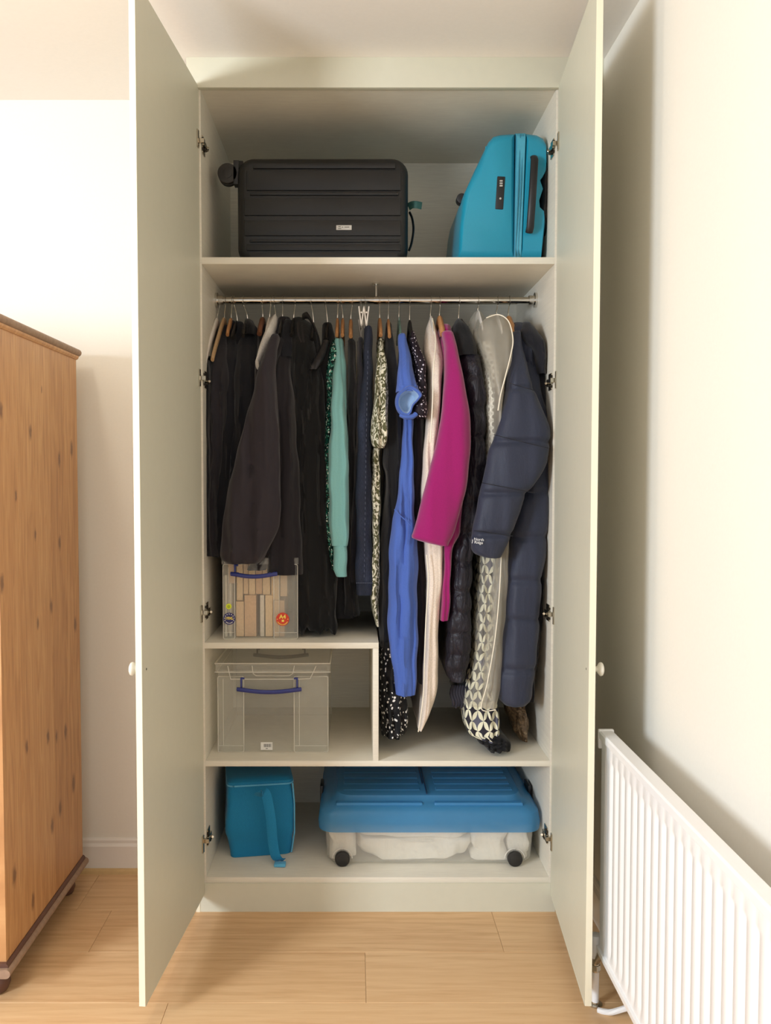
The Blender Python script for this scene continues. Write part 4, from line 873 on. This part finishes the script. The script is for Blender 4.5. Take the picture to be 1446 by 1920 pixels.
b = BM(); tube(b, [Vector((c.x+.0185*math.cos(a), y0-.0096, c.z+.0185*math.sin(a))) for a in [PI*(1.15+.7*k/14) for k in range(15)]], .0014, 5)
for s in (-1, 1): cyl(b, (c.x+s*.018, y0-.0097, c.z), (c.x+s*.018, y0-.0094, c.z), .0018, n=5)
box(b, c.x-.003, c.x+.005, y0-.0097, y0-.0094, c.z-.009, c.z-.002); split('sticker_marks', b, M_y, t)
WB = [wood('pale plywood %d' % k, c) for k, c in enumerate(((232, 194, 149), (241, 207, 160), (221, 178, 135), (226, 214, 196)))]
blocks = [(442, 458, 1128, 1190, 0, 'tan wooden block at lower left of the box, right of white sheets'), (458, 481, 1116, 1190, 2, 'widest lower wooden block in the box'), (487, 496, 1116, 1191, 3, 'white curved sheet standing between the lower blocks'), (497, 512, 1116, 1190, 1, 'yellowish lower block right of the white sheet'), (514, 524, 1126, 1190, 0, 'narrow lower block left of the red sticker'), (524, 534, 1126, 1180, 2, 'narrow lower block behind the red sticker'),
 (443, 456, 1040, 1126, 1, 'upper block at the left, above the tan lower block'), (456, 466, 1040, 1114, 0, 'second upper block from the left'), (466, 479, 1040, 1115, 1, 'third upper block from the left'), (479, 492, 1040, 1114, 2, 'fourth upper block from the left'), (492, 507, 1040, 1115, 1, 'broad upper block below the handle right half'), (508, 524, 1040, 1125, 1, 'upper block that hangs lowest at the right'), (525, 539, 1040, 1118, 0, 'rightmost upper wooden block'),
 (421, 427, 1078, 1190, 3, 'tall white strip at far left of the box'), (429, 435, 1094, 1190, 3, 'shorter white strip at left of the box'), (427, 441, 1052, 1094, 2, 'beige block at top left behind the handle')]
for xa, xb, ya, yb_, mi, lab in blocks:
    yy = .09 if yb_ > 1170 or mi == 3 else .10
    p, q = at(xa, ya, yy), at(xb, yb_, yy); zb = max(q.z, ZM+.004) if yb_ < 1170 else ZM+.004
    b = BM(); vv = box(b, p.x+.0008, q.x-.0008, yy, yy+(.16 if yb_ > 1170 else .2)+random.uniform(0, .04), zb, min(p.z, z1-.01))
    o = obj('wooden_block' if mi != 3 else 'wooden_strip', b, WB[mi], None, bevel=.0015); tag(o, lab, 'block', 'wooden blocks in the clear box')

# ------------------------------------------------------------------ cool bag
M_bag = fabric('blue woven nylon', (24, 122, 168), .7, .3, 700, .1, wrinkle=10); M_bagt = fabric('blue binding', (96, 176, 214), .6, .2, 700)
t = thing('cool_bag', 'blue soft cool bag with shoulder strap on the bottom shelf', 'bag', (-.43, .28, Z4))
ang = .16; c0 = Vector((-.434, .30, 0))
def BP(x, y, z): return c0+Vector((x*math.cos(ang)-y*math.sin(ang), x*math.sin(ang)+y*math.cos(ang), z))
hw, hd = .108, .14; zt_ = .377
b = BM(); rr = []
for k in range(13):
    s = k/12; z = Z4+.001+(zt_-Z4)*s; bul = .010*math.sin(PI*s)+(.004 if s > .3 else 0)
    ring = []
    for x, y in rrect(-hw-bul, hw+bul, -hd-bul, hd+bul, .022, 5):
        ring.append(b.verts.new(BP(x+.003*math.sin(z*40+y*30), y+.003*math.sin(z*33+x*40), z)))
    rr.append(ring)
for A_, B_ in zip(rr, rr[1:]):
    for k in range(len(A_)): b.faces.new((A_[k], A_[(k+1) % len(A_)], B_[(k+1) % len(A_)], B_[k]))
b.faces.new(rr[0]); b.faces.new(rr[-1]); obj('body', b, M_bag, t, smooth=45)
b = BM(); rr = []
for z, i_ in ((zt_+.001, -.002), (zt_+.012, -.003), (zt_+.020, .006), (zt_+.023, .03)):
    rr.append([b.verts.new(BP(x, y, z)) for x, y in rrect(-hw-.006+i_, hw+.006-i_, -hd-.006+i_, hd+.006-i_, .024, 5)])
for A_, B_ in zip(rr, rr[1:]):
    for k in range(len(A_)): b.faces.new((A_[k], A_[(k+1) % len(A_)], B_[(k+1) % len(A_)], B_[k]))
b.faces.new(rr[0]); b.faces.new(rr[-1]); obj('lid', b, M_bag, t, smooth=45)
b = BM(); lp_ = rrect(-hw-.009, hw+.009, -hd-.009, hd+.009, .026, 5); tube(b, [BP(x, y, zt_) for x, y in lp_+lp_[:1]], .003, 6); obj('piping', b, M_bagt, t, smooth=True)
b = BM(); tube(b, [BP(hw+.006, -hd-.004, zt_), BP(hw+.012, -hd-.006, .3), BP(hw+.012, -hd-.006, .2), BP(hw+.002, -hd+.004, Z4+.006)], .0028, 6); obj('corner_piping', b, M_bagt, t, smooth=True)
b = BM(); tube(b, spline([at(484, 1492, .105), at(490, 1487, .09), at(499, 1490, .085), at(507, 1530, .08), at(512, 1580, .085), at(518, 1607, .09), at(532, 1612, .10)], 6), 0, 10, flat=[(.017, .0025)]*37); obj('shoulder_strap', b, M_bag, t, smooth=True)
b = BM(); q = at(528, 1614, .1); box(b, q.x-.024, q.x+.016, .07, .10, Z4+.001, Z4+.012); obj('strap_buckle', b, M_bagt, t, bevel=.003, smooth=True)
b = BM(); q = BP(hw+.013, .06, 0); tube(b, spline([BP(hw+.01, .08, .34), BP(hw+.022, .07, .31), BP(hw+.024, .06, .26), BP(hw+.01, .06, .22)]), 0, 8, flat=[(.008, .0025)]*25, up=Vector((0, 1, 0))); obj('side_handle', b, M_blackpl, t, smooth=True)
# ------------------------------------------------------------------ underbed box
M_lid = plastic('translucent blue lid', (74, 154, 208), .80, .25); M_ubx = plastic('clear underbed plastic', (244, 240, 232), .27, .2); M_linen = fabric('white linen', (240, 234, 222), .9, .6, 500, .2, wrinkle=12, wb=1.4)
t = thing('underbed_box', 'low clear box with blue folding lid and black wheels, on bottom shelf', 'storage box', (.18, .3, Z4))
x0, x1, y0, y1 = -.178, .545, .085, .60; z0, z1 = Z4+.008, .262
b = BM(); rr = []
for z, i_ in ((z0, .012), (z0+.012, .004), (z1, -.004)):
    rr.append([b.verts.new((x, y, z)) for x, y in rrect(x0+i_, x1-i_, y0+i_, y1-i_, .04, 6)])
for z, i_ in ((z1, -.001), (z0+.013, .007), (z0+.003, .015)):
    rr.append([b.verts.new((x, y, z)) for x, y in rrect(x0+i_, x1-i_, y0+i_, y1-i_, .038, 6)])
for A_, B_ in zip(rr, rr[1:]):
    for k in range(len(A_)): b.faces.new((A_[k], A_[(k+1) % len(A_)], B_[(k+1) % len(A_)], B_[k]))
b.faces.new(rr[0]); b.faces.new(rr[-1]); obj('tub', b, M_ubx, t, smooth=45)
b = BM(); rr = []; lx0, lx1, ly0, ly1 = x0-.024, x1+.024, y0-.02, y1+.02
for z, i_ in ((.243, 0), (.268, -.002), (.305, .004), (.322, .022), (.330, .045), (.336, .055), (.350, .062), (.354, .075)):
    rr.append([b.verts.new((x, y, z)) for x, y in rrect(lx0+i_, lx1-i_, ly0+i_, ly1-i_, .055, 6)])
for A_, B_ in zip(rr, rr[1:]):
    for k in range(len(A_)): b.faces.new((A_[k], A_[(k+1) % len(A_)], B_[(k+1) % len(A_)], B_[k]))
b.faces.new(rr[-1]); lid = obj('lid', b, M_lid, t, smooth=40)
M_lidr = plastic('blue lid ridge', (84, 162, 214), .85, .2)
for k in range(7):
    yy = ly0+.10+k*.06
    for a, c in ((lx0+.085, .155), (.21, lx1-.085)):
        b = BM(); box(b, a, c, yy, yy+.028, .352, .3555); obj('lid_rib', b, M_lidr, lid, bevel=.002, seg=1)
b = BM()
for a, c in ((lx0+.06, .16), (.2, lx1-.06)): box(b, a, c, ly0+.032, ly0+.06, .318, .334)
obj('lid_rib', b, M_lidr, lid, bevel=.004)
b = BM(); box(b, .174, .178, ly0+.06, ly1-.06, .3545, .359); box(b, .166, .17, ly0+.16, ly1-.2, .3545, .358); obj('lid_hinge_line', b, plain('dark blue line', (16, 52, 90), .4), lid)
for s, xx in ((-1, lx0), (1, lx1)):
    for yy in (.30,):
        b = BM(); cc = xx+s*.002; box(b, min(cc, cc-s*.012), max(cc, cc-s*.012), yy-.04, yy+.04, .262, .335); obj('clip', b, M_blackpl, t, bevel=.004, smooth=True)
for wx in (at(642, 1620, .07).x, at(967, 1620, .07).x):
    for yy in (y0-.002, y1-.022):
        b = BM(); cyl(b, (wx, yy-.008, Z4+.0265), (wx, yy+.016, Z4+.0265), .0258, n=32); cyl(b, (wx, yy-.0095, Z4+.0265), (wx, yy+.016, Z4+.0265), .018, n=28); obj('wheel', b, M_wheel, t, bevel=.002, smooth=True)
        b = BM(); tube(b, [Vector((wx+.034*math.cos(a), yy+.004, Z4+.0265+.034*math.sin(a))) for a in [PI*k/12 for k in range(13)]], .002, 6); obj('wheel_arch', b, M_rib, t, smooth=True)
def lump(name, lab, x0, x1, y0, y1, z0, z1, seed, amp=.012):
    rnd = random.Random(seed); b = BM(); bmesh.ops.create_icosphere(b, subdivisions=5, radius=1)
    ph = [rnd.uniform(0, 6) for _ in range(6)]
    for v in b.verts:
        d = v.co.copy(); sq = lambda a: math.copysign(abs(a)**.32, a)
        p = Vector((sq(d.x)*(x1-x0)/2, sq(d.y)*(y1-y0)/2, sq(d.z)*(z1-z0)/2))
        n = amp*(math.sin(p.x*38+p.z*60+ph[0])*.5+math.sin(p.x*17-p.z*95+ph[1])*.6+math.sin(p.z*150+p.x*22+ph[2])*.35+abs(math.sin(p.x*31+p.y*40+ph[3]))*.5)
        p += d*n; v.co = Vector(((x0+x1)/2, (y0+y1)/2, (z0+z1)/2))+p
        v.co.z += (v.co.z-(z0+z1)/2)*.22
        v.co.x = min(max(v.co.x, x0), x1); v.co.y = max(v.co.y, y0); v.co.z = min(max(v.co.z, z0), z1)
    o = obj(name, b, M_linen, None, smooth=80); return tag(o, lab, 'bed linen', 'white linen in the underbed box')
zb = z0+.0065
lump('folded_linen', 'small white cloth bundle at left end of blue-lidded box', -.166, -.072, .104, .50, zb, .248, 1)
lump('folded_linen', 'long white folded linen filling middle of blue-lidded box', -.071, .33, .104, .55, zb, .205, 2, .016)
lump('folded_linen', 'white linen bundle slanting near the right wheel in blue-lidded box', .331, .456, .102, .52, zb, .248, 3, .016)
lump('folded_linen', 'white cloth bundle at right end of blue-lidded box', .457, .533, .106, .50, zb, .248, 4)
lump('folded_linen', 'crumpled white linen lying on top of the long folded piece', -.068, .33, .108, .55, .2065, .248, 5, .007)
# drop the helper marks
for o in bpy.data.objects:
    if '_mb' in o: del o['_mb']
